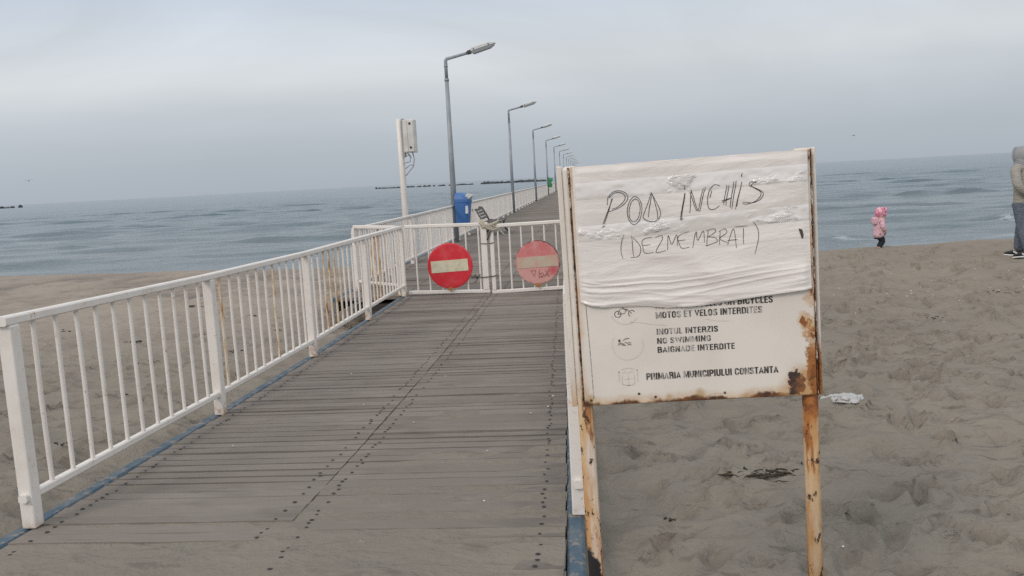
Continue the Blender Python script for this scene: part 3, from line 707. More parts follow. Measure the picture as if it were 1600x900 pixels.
# ------------------------------------------------------------------ lamp posts
LH = 4.80
def make_lamp():
    root = empty('street_lamp', (0,0,0))
    b = MB(); b.tube([(0,0,0),(0,0,LH-.55)], [.085,.052], 14); b.build('pole', M['galv'], root)
    b = MB(); b.tube([(0,0,LH-.56),(0,0,LH-.50)], .062, 14); b.tube([(0,0,LH-.2),(0,0,LH-.16)], .052, 14); b.build('collar', M['galv'], root)
    b = MB(); b.tube([(0,0,LH-.5),(0,0,LH-.03),(.02,0,LH),(.62,0,LH+.125)], [.045,.045,.042,.036], 12); b.build('arm', M['galv'], root)
    t = math.atan2(.125, .60)+R(3); rot = Matrix.Rotation(-t, 3, 'Y')
    o = Vector((.58, 0, LH+.118))
    def pl(sections, mi=0, bb=None):
        v = []; f = []
        for (x, w, z0, z1, top) in sections:
            for (y, z) in ((-w, z0), (w, z0), (w, z1*.55), (w*top, z1), (-w*top, z1), (-w, z1*.55)): v.append(o + rot @ Vector((x, y, z)))
        n = 6
        for i in range(len(sections)-1):
            for k in range(n): f.append((i*n+k, i*n+(k+1)%n, (i+1)*n+(k+1)%n, (i+1)*n+k))
        f.append(tuple(range(n))[::-1]); f.append(tuple((len(sections)-1)*n+k for k in range(n)))
        bb.add(v, f, mi)
    b = MB(); pl([(0,.05,-.045,.05,.8),(.11,.055,-.045,.055,.8)], bb=b); b.build('spigot', M['iron'], root)
    b = MB(); pl([(.11,.09,0,.085,.7),(.18,.125,0,.125,.6),(.60,.12,0,.11,.6),(.74,.085,0,.05,.7),(.78,.05,0,.015,.8)], bb=b)
    h = b.build('luminaire', M['housing'], root)
    b = MB(); pl([(.13,.105,-.055,-.004,1),(.17,.115,-.075,-.004,1),(.62,.11,-.07,-.004,1),(.74,.07,-.03,-.004,1)], bb=b); b.build('lens', M['lens'], h)
    b = MB()
    for x in (.2,.6):
        b = MB(); b.box(o+rot@Vector((x,-.126,.03)), (.02,.012,.045), rot); b.build('clip', M['iron'], h)
    b = MB(); b.box((0,0,.01),(.26,.26,.02), bev=.004); b.build('base_plate', M['galv'], root)
    return root
LAMPS = ['nearest grey street lamp on the pier, with the blue bin hung on its pole', 'second grey street lamp from the gate along the left railing', 'third grey street lamp from the gate along the left railing',
 'fourth grey street lamp from the gate, with the green bin on its pole', 'fifth grey street lamp from the gate, just beyond the green bin', 'sixth grey street lamp from the gate, right behind the board edge',
 'seventh grey street lamp from the gate, small in the distance', 'eighth grey street lamp from the gate, small in the distance']
l0 = make_lamp()
for k in range(13):
    o = l0 if k == 0 else copy_tree(l0)
    o.location = (-3.50, 23.47-.9+18.4855*k*.985, 0) if False else (-3.697+.12, 22.75+17.95*k, -.02)
    o.rotation_euler = (0, 0, R(prng.uniform(-4, 4)) if k else 0)
    tag(o, LAMPS[k] if k < len(LAMPS) else 'tiny far street lamp among the last ones at the seaward end of the pier', 'street lamp', 'street lamps along the pier')
LX, LY0, LS = -3.577, 22.75, 17.95

# ------------------------------------------------------------------ bins hung on the lamp posts
def make_bin(mat, litter):
    root = empty('litter_bin', (0,0,0))
    b = MB(); n = 16
    def sec(z, w, d): # rounded front (+X), flat back
        o = []
        for i in range(n+1):
            a = -math.pi/2+math.pi*i/n; c, s = math.cos(a), math.sin(a)
            o.append((d*abs(c)**.55*(1 if c >= 0 else -1), w*abs(s)**.55*(1 if s > 0 else -1), z))
        return o
    def loft(secs, b, mi=0):
        v = [p for s in secs for p in s]; m = n+1; f = []
        for i in range(len(secs)-1):
            for k in range(m): f.append((i*m+k, i*m+(k+1)%m, (i+1)*m+(k+1)%m, (i+1)*m+k))
        f.append(tuple(range(m))[::-1]); f.append(tuple((len(secs)-1)*m+k for k in range(m))); b.add(v, f, mi)
    loft([sec(0,.17,.27), sec(.02,.18,.29), sec(.60,.215,.36), sec(.62,.225,.375), sec(.65,.225,.375)], b)
    b.build('body', mat, root)
    b = MB(); loft([sec(.652,.222,.37), sec(.70,.222,.365), sec(.80,.20,.30), sec(.86,.15,.17), sec(.87,.1,.1)], b); lid = b.build('lid', mat, root)
    b = MB(); b.box((.325,0,.735),(.08,.27,.10), Matrix.Rotation(R(35),3,'Y'), bev=.01); b.build('slot', M['black'], lid)
    b = MB(); b.box((.300,-.155,.42),(.10,.045,.20), Matrix.Rotation(R(-32),3,'Z')); b.build('sticker', M['wplastic'], root)
    b = MB(); b.box((-.02,0,.5),(.05,.12,.06)); b.box((-.02,0,.15),(.05,.12,.06)); b.build('bracket', M['galv'], root)
    return root
bin1 = make_bin(M['bluebin'], True); bin1.location = (LX+.10, LY0-.02, .44); bin1.rotation_euler = (0,0,R(-14))
tag(bin1, 'blue plastic litter bin with a domed lid on the nearest lamp pole', 'bin')
b = MB(); bm = bmesh.new(); bmesh.ops.create_icosphere(bm, subdivisions=3, radius=.10)
for v in bm.verts: v.co *= 1+.35*math.sin(v.co.x*31+v.co.y*23)*math.sin(v.co.z*27+1); v.co.z *= .7
bm.verts.index_update(); b.add([tuple(v.co) for v in bm.verts], [tuple(v.index for v in f.verts) for f in bm.faces]); bm.free()
tag(b.build('crumpled_rubbish', M['bag'], loc=(LX+.43, LY0-.16, 1.20)), 'crumpled white rubbish stuffed in the mouth of the blue bin', 'rubbish')
bin2 = make_bin(M['greenbin'], False); bin2.location = (LX+.08, LY0+3*LS-.02, .68)
tag(bin2, 'green plastic litter bin far down the pier on the fourth lamp', 'bin')

# ------------------------------------------------------------------ bench(es)
def make_bench(label, x, y):
    root = empty('park_bench', (x, y, 0), 0, label, 'bench', 'benches on the pier')
    for j, yy in enumerate((0.0, 1.5)):
        b = MB()
        b.tube([(.02,yy,.0),(.08,yy,.12),(.03,yy,.25),(.10,yy,.38),(.02,yy,.55),(-.06,yy,.70),(-.12,yy,.79),(-.19,yy,.80),(-.21,yy,.75),(-.17,yy,.73)], [.028,.026,.026,.03,.026,.024,.022,.02,.017,.014], 8)
        b.tube([(.10,yy,.38),(.35,yy,.36),(.60,yy,.40),(.64,yy,.40)], [.03,.026,.026,.02], 8)
        b.tube([(.58,yy,.39),(.53,yy,.25),(.60,yy,.10),(.68,yy,.01),(.73,yy,.0)], [.026,.024,.026,.028,.02], 8)
        b.tube([(.09,yy,.2),(.25,yy,.17),(.42,yy,.2),(.54,yy,.24)], .014, 6)
        b.tube([(.15,yy,.25),(.22,yy,.31),(.30,yy,.25),(.24,yy,.2)], .012, 6)
        b.build('side_frame', M['iron_pale'] if j == 0 else M['iron'], root)
    for q in range(5):
        xx = .16+.11*q; b = MB(); b.box((xx, .75, .395+.008*(q==4)-.02*math.sin(q/4*3.1)), (.085,1.75,.03), bev=.006); b.build('seat_slat', M['slat'], root)
    for q in range(4):
        z = .50+.085*q; xx = .035-.045*q; b = MB(); b.box((xx+.01, .75, z), (.03,1.75,.07), Matrix.Rotation(R(-28),3,'Y'), bev=.006); b.build('back_slat', M['slat'], root)
    return root
make_bench('dark slatted bench with scrolled iron sides behind the gate, back to the railing', -3.18, 24.8)
make_bench('distant bench glimpsed just left of the notice board edge, near the green bin', -3.18, 99.0)

# ------------------------------------------------------------------ white mast with a cabinet
root = empty('utility_pole', (-3.80, 17.6, SEA), 0, 'white round mast outside the left railing carrying a grey-white cabinet', 'pole')
z0 = -SEA
b = MB(); b.tube([(0,0,-1.5),(0,0,z0+1.9),(-.01,0,z0+2.93)], [.07,.062,.052], 14); b.build('mast', M['white_clean'], root)
b = MB(); b.box((.075,-.01,z0+2.55),(.035,.16,.76)); b.build('mounting_channel', M['cable'], root)
b = MB(); b.box((.21,-.02,z0+2.57),(.24,.24,.66), bev=.012); cab = b.build('cabinet', M['box'], root)
b = MB(); b.box((.25,-.148,z0+2.57),(.12,.014,.62), bev=.004); b.box((.145,-.146,z0+2.57),(.08,.010,.62), bev=.003); b.build('door', M['box'], cab)
b = MB()
for zz_ in (2.82, 2.34): b.box((.24,-.162,z0+zz_),(.035,.02,.04), bev=.004)
b.build('latch', M['black'], cab)
b = MB()
b.tube([(.24,-.02,z0+2.25),(.27,-.03,z0+2.1),(.24,-.05,z0+1.95),(.12,-.07,z0+1.82),(.08,-.06,z0+1.78)], .012, 6)
b.tube([(.12,-.02,z0+2.25),(.2,-.05,z0+2.17),(.19,-.06,z0+2.06),(.05,-.07,z0+2.03)], .010, 6)
b.tube([(.08,-.05,z0+2.15),(.16,-.07,z0+2.19),(.22,-.06,z0+2.13)], .009, 6)
b.tube([(.08,-.05,z0+1.92),(.18,-.07,z0+1.99),(.25,-.05,z0+1.98)], .010, 6)
b.build('cable', M['cable'], root)

# ------------------------------------------------------------------ breakwater boulders
segs = [(130,150),(175,300),(330,430),(500,525),(550,600),(650,700),(730,790),(818,828),(890,935),(990,1010),(1065,1135),(1165,1210),(1280,1310),(1325,1460),(1490,1620),(1640,1780),(1790,1940)]
big = {12,13,14,15,16}
def boulder(x, y, w, h):
    bm = bmesh.new(); bmesh.ops.create_icosphere(bm, subdivisions=2, radius=1)
    s = prng.uniform(0, 9)
    for v in bm.verts:
        p = v.co.copy(); q = 1+.28*math.sin(3.1*p.x+s)*math.cos(2.3*p.y-s)+.22*math.sin(4.7*p.z+2*s+p.x*2)
        v.co = Vector((p.x*w*q, p.y*w*.8*q, p.z*h*q))
    bm.verts.index_update(); b = MB(); b.add([tuple(v.co) for v in bm.verts], [tuple(v.index for v in f.verts) for f in bm.faces]); bm.free()
    o = b.build('breakwater_rock', M['rock'], loc=(x, y, SEA+h*.15))
    tag(o, 'dark boulder of the low broken breakwater along the horizon', 'rock', 'boulders of the far breakwater')
def lerp(a, c, t): return a+(c-a)*t
for i, (a, c) in enumerate(segs):
    tt = a
    while tt < c:
        u = (tt-130)/(1300-130)
        x = lerp(-152.6, -59.1, u) if u < 1 else lerp(-59.1, -23.7, (tt-1300)/(1940-1300)); y = lerp(614, 490, u) if u < 1 else lerp(490, 455, (tt-1300)/(640))
        h = prng.uniform(.65, 1.15)*(1.05 if i in big else .75)*(1.5 if i in (0, 7) else 1); w = prng.uniform(.9, 1.8)*(.6 if i in (0,7) else 1)
        boulder(x+prng.uniform(-.4,.4), y+prng.uniform(-3,3), w, h)
        tt += prng.uniform(16, 26)
for x, y, w, h in ((-446,620,3,1.3),(-440,619,2.6,1.0),(-434.5,617,2,1.2),(-426.5,615,1.6,2.0)): boulder(x, y, w, h)

# ------------------------------------------------------------------ gulls
def gull(loc, rz, label):
    root = empty('gull', loc, rz, label, 'bird')
    b = MB(); b.tube([(0,-.24,0),(0,-.15,.01),(0,0,.0),(0,.12,.02),(0,.19,.04),(0,.24,.035)], [.01,.045,.075,.06,.045,.008], 10); b.build('body', M['iron'], root)
    for s in (-1, 1):
        b = MB(); v = []; f = []
        for i, (x, z, c) in enumerate(((.04,.03,.17),(.22,.14,.17),(.42,.12,.13),(.60,.04,.02))):
            v += [(s*x, .07-c*.2, z+.01), (s*x, .07-c, z), (s*x, .07-c*.2, z-.008), (s*x, .07-c, z-.006)]
            if i:
                q = 4*(i-1); f += [(q,q+1,q+5,q+4),(q+2,q+6,q+7,q+3),(q,q+4,q+6,q+2),(q+1,q+3,q+7,q+5)]
        f.append((0,2,3,1)); b.add(v, f); b.build('wing', M['iron'], root)
gull((-78, 115, 4.85), R(40), 'dark gull flying low above the sea at the far left')
gull((56.2, 190, 6.85), R(-60), 'tiny dark gull in the sky above the girl in pink')

# ------------------------------------------------------------------ litter and scraps on the sand
def weed(x, y, s, n, name, label, cat, grp=None, seed=1):
    r_ = random.Random(seed); b = MB(); z = sand_z(x, y)
    for k in range(n):
        a = r_.gauss(.15, .5); px, py = r_.gauss(0, .5)*s, r_.gauss(0, .2)*s; l_ = r_.uniform(.15, .6)*s
        pts = [(px+math.cos(a)*l_*t-.5*l_+.05*s*math.sin(5*t+k), py+math.sin(a)*l_*t+.04*s*math.cos(7*t+k), .012+.03*s*math.sin(3.1*t)*r_.random()+.012*r_.random()) for t in (0,.25,.5,.75,1)]
        rr = r_.uniform(.003,.011)*(.6+s); b.tube(pts, [rr*.3, rr, rr*.8, rr, rr*.2], 5)
    o = b.build(name, M['weed'], loc=(x, y, z)); tag(o, label, cat, grp)
weed(.90, 4.62, .19, 34, 'seaweed_clump', 'dark seaweed clump lying on the sand between the legs of the notice board', 'seaweed', seed=2)
spots = [(3.6,9.4,.13),(1.55,6.9,.07),(4.9,10.8,.16),(.35,4.1,.05),(-3.9,6.6,.16),(-4.6,8.2,.2),(-5.6,9.9,.2),(-4.2,10.8,.22),(-7.3,11.2,.25),(-3.5,5.2,.1),(-6.2,13.2,.25),(-8.8,15,.3),(-5.0,12.1,.25),(-3.9,8.9,.16)]
for i, (x, y, s) in enumerate(spots):
    weed(x, y, s, 4+i%4, 'seaweed_scrap', 'small dark scrap of seaweed on the open sand', 'seaweed', 'seaweed scraps on the beach', seed=20+i)
# a white carrier bag flattened on the sand
u = np.linspace(-1, 1, 46); U, V = np.meshgrid(u, u)
rad = .16*(1+.35*fbm(U*1.2, V*1.2, 3, 80))
Xb = U*.125*(1+.25*np.sin(V*2.3)) + .022*fbm(U*3, V*3, 3, 81); Yb = V*.085*(1-.35*U*U+.2*np.sin(U*3)) + .03*fbm(U*3, V*3, 3, 82)
Zb = .018+.045*np.clip(1-np.sqrt(U*U+V*V), 0, 1)*1.2 + .05*abs(fbm(U*2.6, V*4.2, 3, 83)) + .012*fbm(U*9, V*9, 2, 84)
Zb = Zb*.6
Zb = np.where(np.maximum(abs(U), abs(V)) > .95, .0, Zb)
bx_, by_ = 1.74, 6.12
o = grid_mesh('plastic_bag', Xb, Yb, Zb, M['bag'], loc=(bx_, by_, sand_z(bx_, by_)))
tag(o, 'crumpled white plastic bag on the sand just right of the notice board', 'bag')
# shells and pebbles
b = MB(); sr = random.Random(4)
def shell(x, y, s):
    z = sand_z(x, y); a = sr.uniform(0, 3.14); n = 6; ca, sa = math.cos(a), math.sin(a)
    ring = [(s*math.cos(6.283*i/n)*1.3, s*math.sin(6.283*i/n)*.8) for i in range(n)]
    v = [(x+p*ca-q*sa, y+p*sa+q*ca, z-.002) for p, q in ring]+[(x, y, z+s*.5)]
    b.add(v, [(i, (i+1)%n, n) for i in range(n)])
for k in range(240):
    c = sr.random()
    if c < .45: x, y = sr.gauss(5.0, 1.1), sr.gauss(11.6, .7)
    elif c < .62: x, y = sr.gauss(-5.6, .8), sr.gauss(8.6, .8)
    elif c < .85: x, y = sr.uniform(.2, 7), sr.uniform(3.2, 14)
    else: x, y = sr.uniform(-12, -3), sr.uniform(3, 17)
    if x > .1 or x < -3: shell(x, y, sr.uniform(.003, .008)*(1.6 if y > 9 else 1))
tag(b.build('shells', M['shell']), 'white shell bits and pebbles sprinkled over the sand', 'shells', kind='stuff')
b = MB()
for k in range(12):
    x, y = sr.uniform(-2.4, -.3), sr.uniform(3.2, 7.5); z = float(deck_z(y)); s = sr.uniform(.003, .006)
    v = [(x+s*1.4*math.cos(6.283*i/6), y+s*math.sin(6.283*i/6), z+.004) for i in range(6)]+[(x,y,z+.011)]
    b.add(v, [(i,(i+1)%6,6) for i in range(6)])
tag(b.build('shell_bits', M['shell']), 'tiny white shell bits scattered on the pier boards', 'shells', kind='stuff')
# ------------------------------------------------------------------ people
m = Mat('beige_jacket', .85, .2); m.color(m.mix(m.noise(m.obj, 9, 4), (.29,.27,.235), (.39,.365,.32))); m.bump(m.noise(m.obj, 9, 4, .6, stretch=(1,1,2.2), dist=1.5), .7, .05); M['jacket'] = m.m
m = Mat('grey_hood', .85, .2); m.color(m.mix(m.noise(m.obj, 12, 4), (.24,.245,.25), (.32,.325,.33))); M['hood'] = m.m
m = Mat('blue_grey_trousers', .85, .2); m.color(m.mix(m.noise(m.obj, 8, 4), (.105,.12,.15), (.155,.175,.21))); m.bump(m.noise(m.obj, 9, 4, .6, stretch=(1.3,1.3,.8), dist=1.5), 1.0, .06); M['trousers'] = m.m
m = Mat('skin', .55, .4); m.color((.50,.31,.23)); M['skin'] = m.m
m = Mat('black_shoe', .5, .4); m.color((.018,.018,.02)); M['shoe'] = m.m
m = Mat('pink_coat', .6, .3); m.color(m.mix(m.ramp(m.noise(m.obj, 26, 3), .4, .65), (.60,.35,.395), (.68,.48,.51))); m.bump(m.noise(m.obj, 18, 3, .6, stretch=(.6,.6,2), dist=1), .8, .03); M['pink'] = m.m
m = Mat('pink_hood', .55, .3); m.color(m.mix(m.ramp(m.noise(m.obj, 22, 2), .42, .6), (.56,.17,.26), (.72,.44,.49))); M['pinkhood'] = m.m
m = Mat('dark_leggings', .8, .2); m.color((.018,.022,.03)); M['leggings'] = m.m
m = Mat('brown_boot', .7, .3); m.color((.12,.055,.05)); M['boot'] = m.m
m = Mat('brown_hair', .6, .3); m.color((.05,.03,.02)); M['hair'] = m.m

def skin_mesh(name, joints, edges, mat, parent, root_i=0, sub=2):
    """joints: (x,y,z,rx[,ry]); continuous surface grown on the skeleton, baked to a plain mesh"""
    me = bpy.data.meshes.new(name+'_tmp'); me.from_pydata([j[:3] for j in joints], edges, []); o = bpy.data.objects.new(name+'_tmp', me); COL.objects.link(o)
    o.modifiers.new('s', 'SKIN'); 
    if not me.skin_vertices: 
        bm = bmesh.new(); bm.from_mesh(me); bm.verts.layers.skin.verify(); bm.to_mesh(me); bm.free()
    sv = me.skin_vertices[0].data
    for i, j in enumerate(joints):
        sv[i].radius = (j[3], j[4] if len(j) > 4 else j[3]); sv[i].use_root = (i == root_i)
    s = o.modifiers.new('u', 'SUBSURF'); s.levels = sub; s.render_levels = sub
    dg = bpy.context.evaluated_depsgraph_get(); ev = o.evaluated_get(dg)
    nm = bpy.data.meshes.new_from_object(ev); nm.name = name
    bpy.data.objects.remove(o); nm.materials.clear(); nm.materials.append(mat)
    nm.polygons.foreach_set('use_smooth', [True]*len(nm.polygons))
    r = bpy.data.objects.new(name, nm); COL.objects.link(r); r.parent = parent; return r
def ball(b, c, r, n=2, f=None):
    bm = bmesh.new(); bmesh.ops.create_icosphere(bm, subdivisions=n, radius=1)
    pts = []
    for v in bm.verts:
        p = v.co.copy(); q = f(p) if f else p
        pts.append((c[0]+q[0]*r[0], c[1]+q[1]*r[1], c[2]+q[2]*r[2]))
    bm.verts.index_update(); b.add(pts, [tuple(v.index for v in fc.verts) for fc in bm.faces], 0, True); bm.free()

# the man: local frame faces +Y, hands clasped behind the back, mid-stride
man = empty('person', (6.90, 14.45, sand_z(6.90, 14.45)-.005), R(32), 'adult in a beige hooded jacket and grey-blue trousers at the right edge, hands behind back', 'person')
S = 1.0
J = [(0,0,.92,.115,.10),(0,.0,1.10,.13,.10),(0,.02,1.30,.15,.105),(0,.03,1.44,.09,.07),(0,.05,1.53,.05,.05),(0,.07,1.63,.075,.095),(0,.07,1.71,.06,.075),
     (.19,.02,1.41,.055,.055),(.26,-.08,1.16,.045,.045),(.10,-.17,1.00,.035,.035),(.02,-.18,.97,.028,.04),
     (-.19,.02,1.41,.055,.055),(-.26,-.08,1.16,.045,.045),(-.10,-.17,1.00,.035,.035),(-.03,-.20,.96,.028,.04),
     (.09,.0,.86,.085,.085),(.10,.10,.48,.06,.06),(.10,.12,.09,.042,.042),(.11,.25,.035,.035,.03),
     (-.09,.0,.86,.085,.085),(-.10,-.06,.48,.06,.06),(-.11,-.20,.10,.042,.042),(-.12,-.08,.04,.035,.03)]
E_ = [(0,1),(1,2),(2,3),(3,4),(4,5),(5,6),(3,7),(7,8),(8,9),(9,10),(3,11),(11,12),(12,13),(13,14),(0,15),(15,16),(16,17),(17,18),(0,19),(19,20),(20,21),(21,22)]
skin_mesh('body', J, E_, M['skin'], man)
J = [(0,0,.76,.20,.15),(0,0,.86,.195,.14),(0,.0,.98,.185,.135),(0,.01,1.15,.175,.13),(0,.02,1.32,.19,.13),(0,.03,1.45,.12,.095),(0,.04,1.50,.085,.085),
     (.20,.02,1.41,.085,.085),(.29,-.08,1.15,.075,.075),(.13,-.19,1.01,.058,.058),(.07,-.20,.99,.05,.05),
     (-.20,.02,1.41,.085,.085),(-.29,-.08,1.15,.075,.075),(-.13,-.19,1.01,.058,.058),(-.07,-.21,.985,.05,.05)]
skin_mesh('jacket', J, [(0,1),(1,2),(2,3),(3,4),(4,5),(5,6),(5,7),(7,8),(8,9),(9,10),(5,11),(11,12),(12,13),(13,14)], M['jacket'], man)
b = MB(); ball(b, (0,.045,1.615), (.125,.15,.155), 3, lambda p: (p[0], p[1] if p[1] < .62 else .62-(p[1]-.62)*1.6, p[2]+.1*max(0,-p[1]))); b.tube([(.112*math.cos(a), .118+.02*math.sin(a), 1.615+.135*math.sin(a)) for a in [6.283*i/16 for i in range(17)]], .016, 6)
for k in range(5):
    zz_ = 1.465+.02*k; rr = .135-.006*k; b.tube([(rr*math.cos(a), .03+.105*math.sin(a)*(1-.03*k), zz_+.012*math.sin(3*a+k)) for a in [6.283*i/18 for i in range(19)]], .018, 6)
b.build('hood', M['hood'], man)
b = MB()
ball(b, (0,.098,1.605), (.066,.075,.10), 2)
b.tube([(0,.168,1.63),(0,.188,1.595)], [.010,.016], 6); b.build('face', M['skin'], man)
J = [(0,0,.93,.155,.12),(.095,.0,.83,.115,.11),(.10,.08,.50,.098,.10),(.10,.11,.20,.092,.098),(.10,.115,.07,.092,.10),(-.095,.0,.83,.115,.11),(-.10,-.06,.50,.098,.10),(-.11,-.16,.22,.092,.098),(-.115,-.20,.09,.088,.098)]
skin_mesh('trousers', J, [(0,1),(1,2),(2,3),(3,4),(0,5),(5,6),(6,7),(7,8)], M['trousers'], man)
for (x, y, t) in ((.105,.16,0), (-.118,-.13,R(8))):
    b = MB(); rot = Matrix.Rotation(-t, 3, 'X')
    v = []
    secs = [(-.13,.035,.07),(-.10,.045,.085),(0,.05,.085),(.10,.052,.065),(.17,.045,.05),(.20,.025,.035)]
    n = 8; f = []
    for (yy, w, h) in secs:
        for k in range(n):
            a = math.pi*2*k/n; v.append(rot @ Vector((w*math.cos(a), yy, max(0, h*.5+h*.5*math.sin(a)))) + Vector((x, y, .018 if t == 0 else .03)))
    for i in range(len(secs)-1):
        for k in range(n): f.append((i*n+k, i*n+(k+1)%n, (i+1)*n+(k+1)%n, (i+1)*n+k))
    f += [tuple(range(n))[::-1], tuple((len(secs)-1)*n+k for k in range(n))]
    b.add(v, f, 0, True); sh = b.build('shoe', M['shoe'], man)
    b = MB(); b.box(Vector((x, y+.03, .012 if t == 0 else .024)), (.098,.32,.022), rot, bev=.008)
    for s in (-1, 1): b.box(Vector((x+s*.046, y-.02, .055)), (.012,.10,.022), Matrix.Rotation(R(25), 3, 'X'))
    b.build('sole', M['wplastic'], sh)

# the little girl: faces +X in the photo
gx, gy = 5.42, 16.75
girl = empty('person', (gx, gy, sand_z(gx, gy)-.035), R(-82), 'small child in a pink hooded coat and dark leggings at the edge of the water', 'person')
J = [(0,-.02,.36,.075,.07),(0,.0,.46,.085,.07),(0,.01,.56,.075,.06),(0,.015,.62,.04,.04),(0,.03,.70,.06,.07),(0,.03,.76,.045,.055),
     (.10,.01,.575,.03,.03),(.125,.0,.46,.025,.025),(.11,.06,.37,.022,.022),(.105,.085,.33,.02,.024),
     (-.10,.01,.575,.03,.03),(-.125,.0,.46,.025,.025),(-.11,.06,.37,.022,.022),(-.105,.085,.33,.02,.024),
     (.045,.0,.30,.048,.05),(.045,.05,.17,.036,.036),(.045,-.03,.05,.028,.028),(.045,.04,.02,.025,.02),
     (-.045,.0,.30,.048,.05),(-.045,.06,.17,.036,.036),(-.045,-.01,.05,.028,.028),(-.045,.06,.02,.025,.02)]
E_ = [(0,1),(1,2),(2,3),(3,4),(4,5),(3,6),(6,7),(7,8),(8,9),(3,10),(10,11),(11,12),(12,13),(0,14),(14,15),(15,16),(16,17),(0,18),(18,19),(19,20),(20,21)]
skin_mesh('body', J, E_, M['skin'], girl)
J = [(0,-.02,.225,.135,.12),(0,-.015,.34,.125,.108),(0,-.005,.46,.112,.092),(0,.01,.57,.098,.08),(0,.015,.63,.055,.055),
     (.105,.01,.57,.05,.05),(.135,.0,.46,.047,.047),(.12,.06,.385,.04,.04),(-.105,.01,.57,.05,.05),(-.135,.0,.46,.047,.047),(-.12,.06,.385,.04,.04)]
skin_mesh('coat', J, [(0,1),(1,2),(2,3),(3,4),(3,5),(5,6),(6,7),(3,8),(8,9),(9,10)], M['pink'], girl)
b = MB(); ball(b, (0,.02,.715), (.098,.108,.105), 3, lambda p: (p[0], p[1] if p[1] < .6 else .6-(p[1]-.6)*1.5, p[2]))
b.tube([(.07*math.cos(a),.098+.012*math.sin(a), .72+.085*math.sin(a)) for a in [6.283*i/14 for i in range(15)]], .019, 6); b.build('hood', M['pinkhood'], girl)
b = MB(); ball(b, (0,.062,.71), (.052,.05,.066), 2); b.tube([(0,.108,.72),(0,.122,.70)], [.007,.011], 6); b.build('face', M['skin'], girl)
b = MB(); ball(b, (0,-.088,.565), (.08,.055,.075), 3, lambda p: tuple((1 if c > 0 else -1)*abs(c)**.55 for c in p)); b.build('backpack', M['pink'], girl)
J = [(0,-.01,.33,.08,.075),(.045,.005,.28,.058,.058),(.045,.055,.17,.047,.047),(.045,-.03,.06,.04,.04),(-.045,.005,.28,.058,.058),(-.045,.065,.17,.047,.047),(-.045,-.01,.06,.04,.04)]
skin_mesh('leggings', J, [(0,1),(1,2),(2,3),(0,4),(4,5),(5,6)], M['leggings'], girl)
for x, y in ((.045,-.01),(-.045,.015)):
    b = MB(); b.tube([(x,y-.045,.03),(x,y-.02,.035),(x,y+.03,.03),(x,y+.075,.022),(x,y+.095,.02)], [.022,.034,.034,.028,.012], 8); b.build('boot', M['boot'], girl)

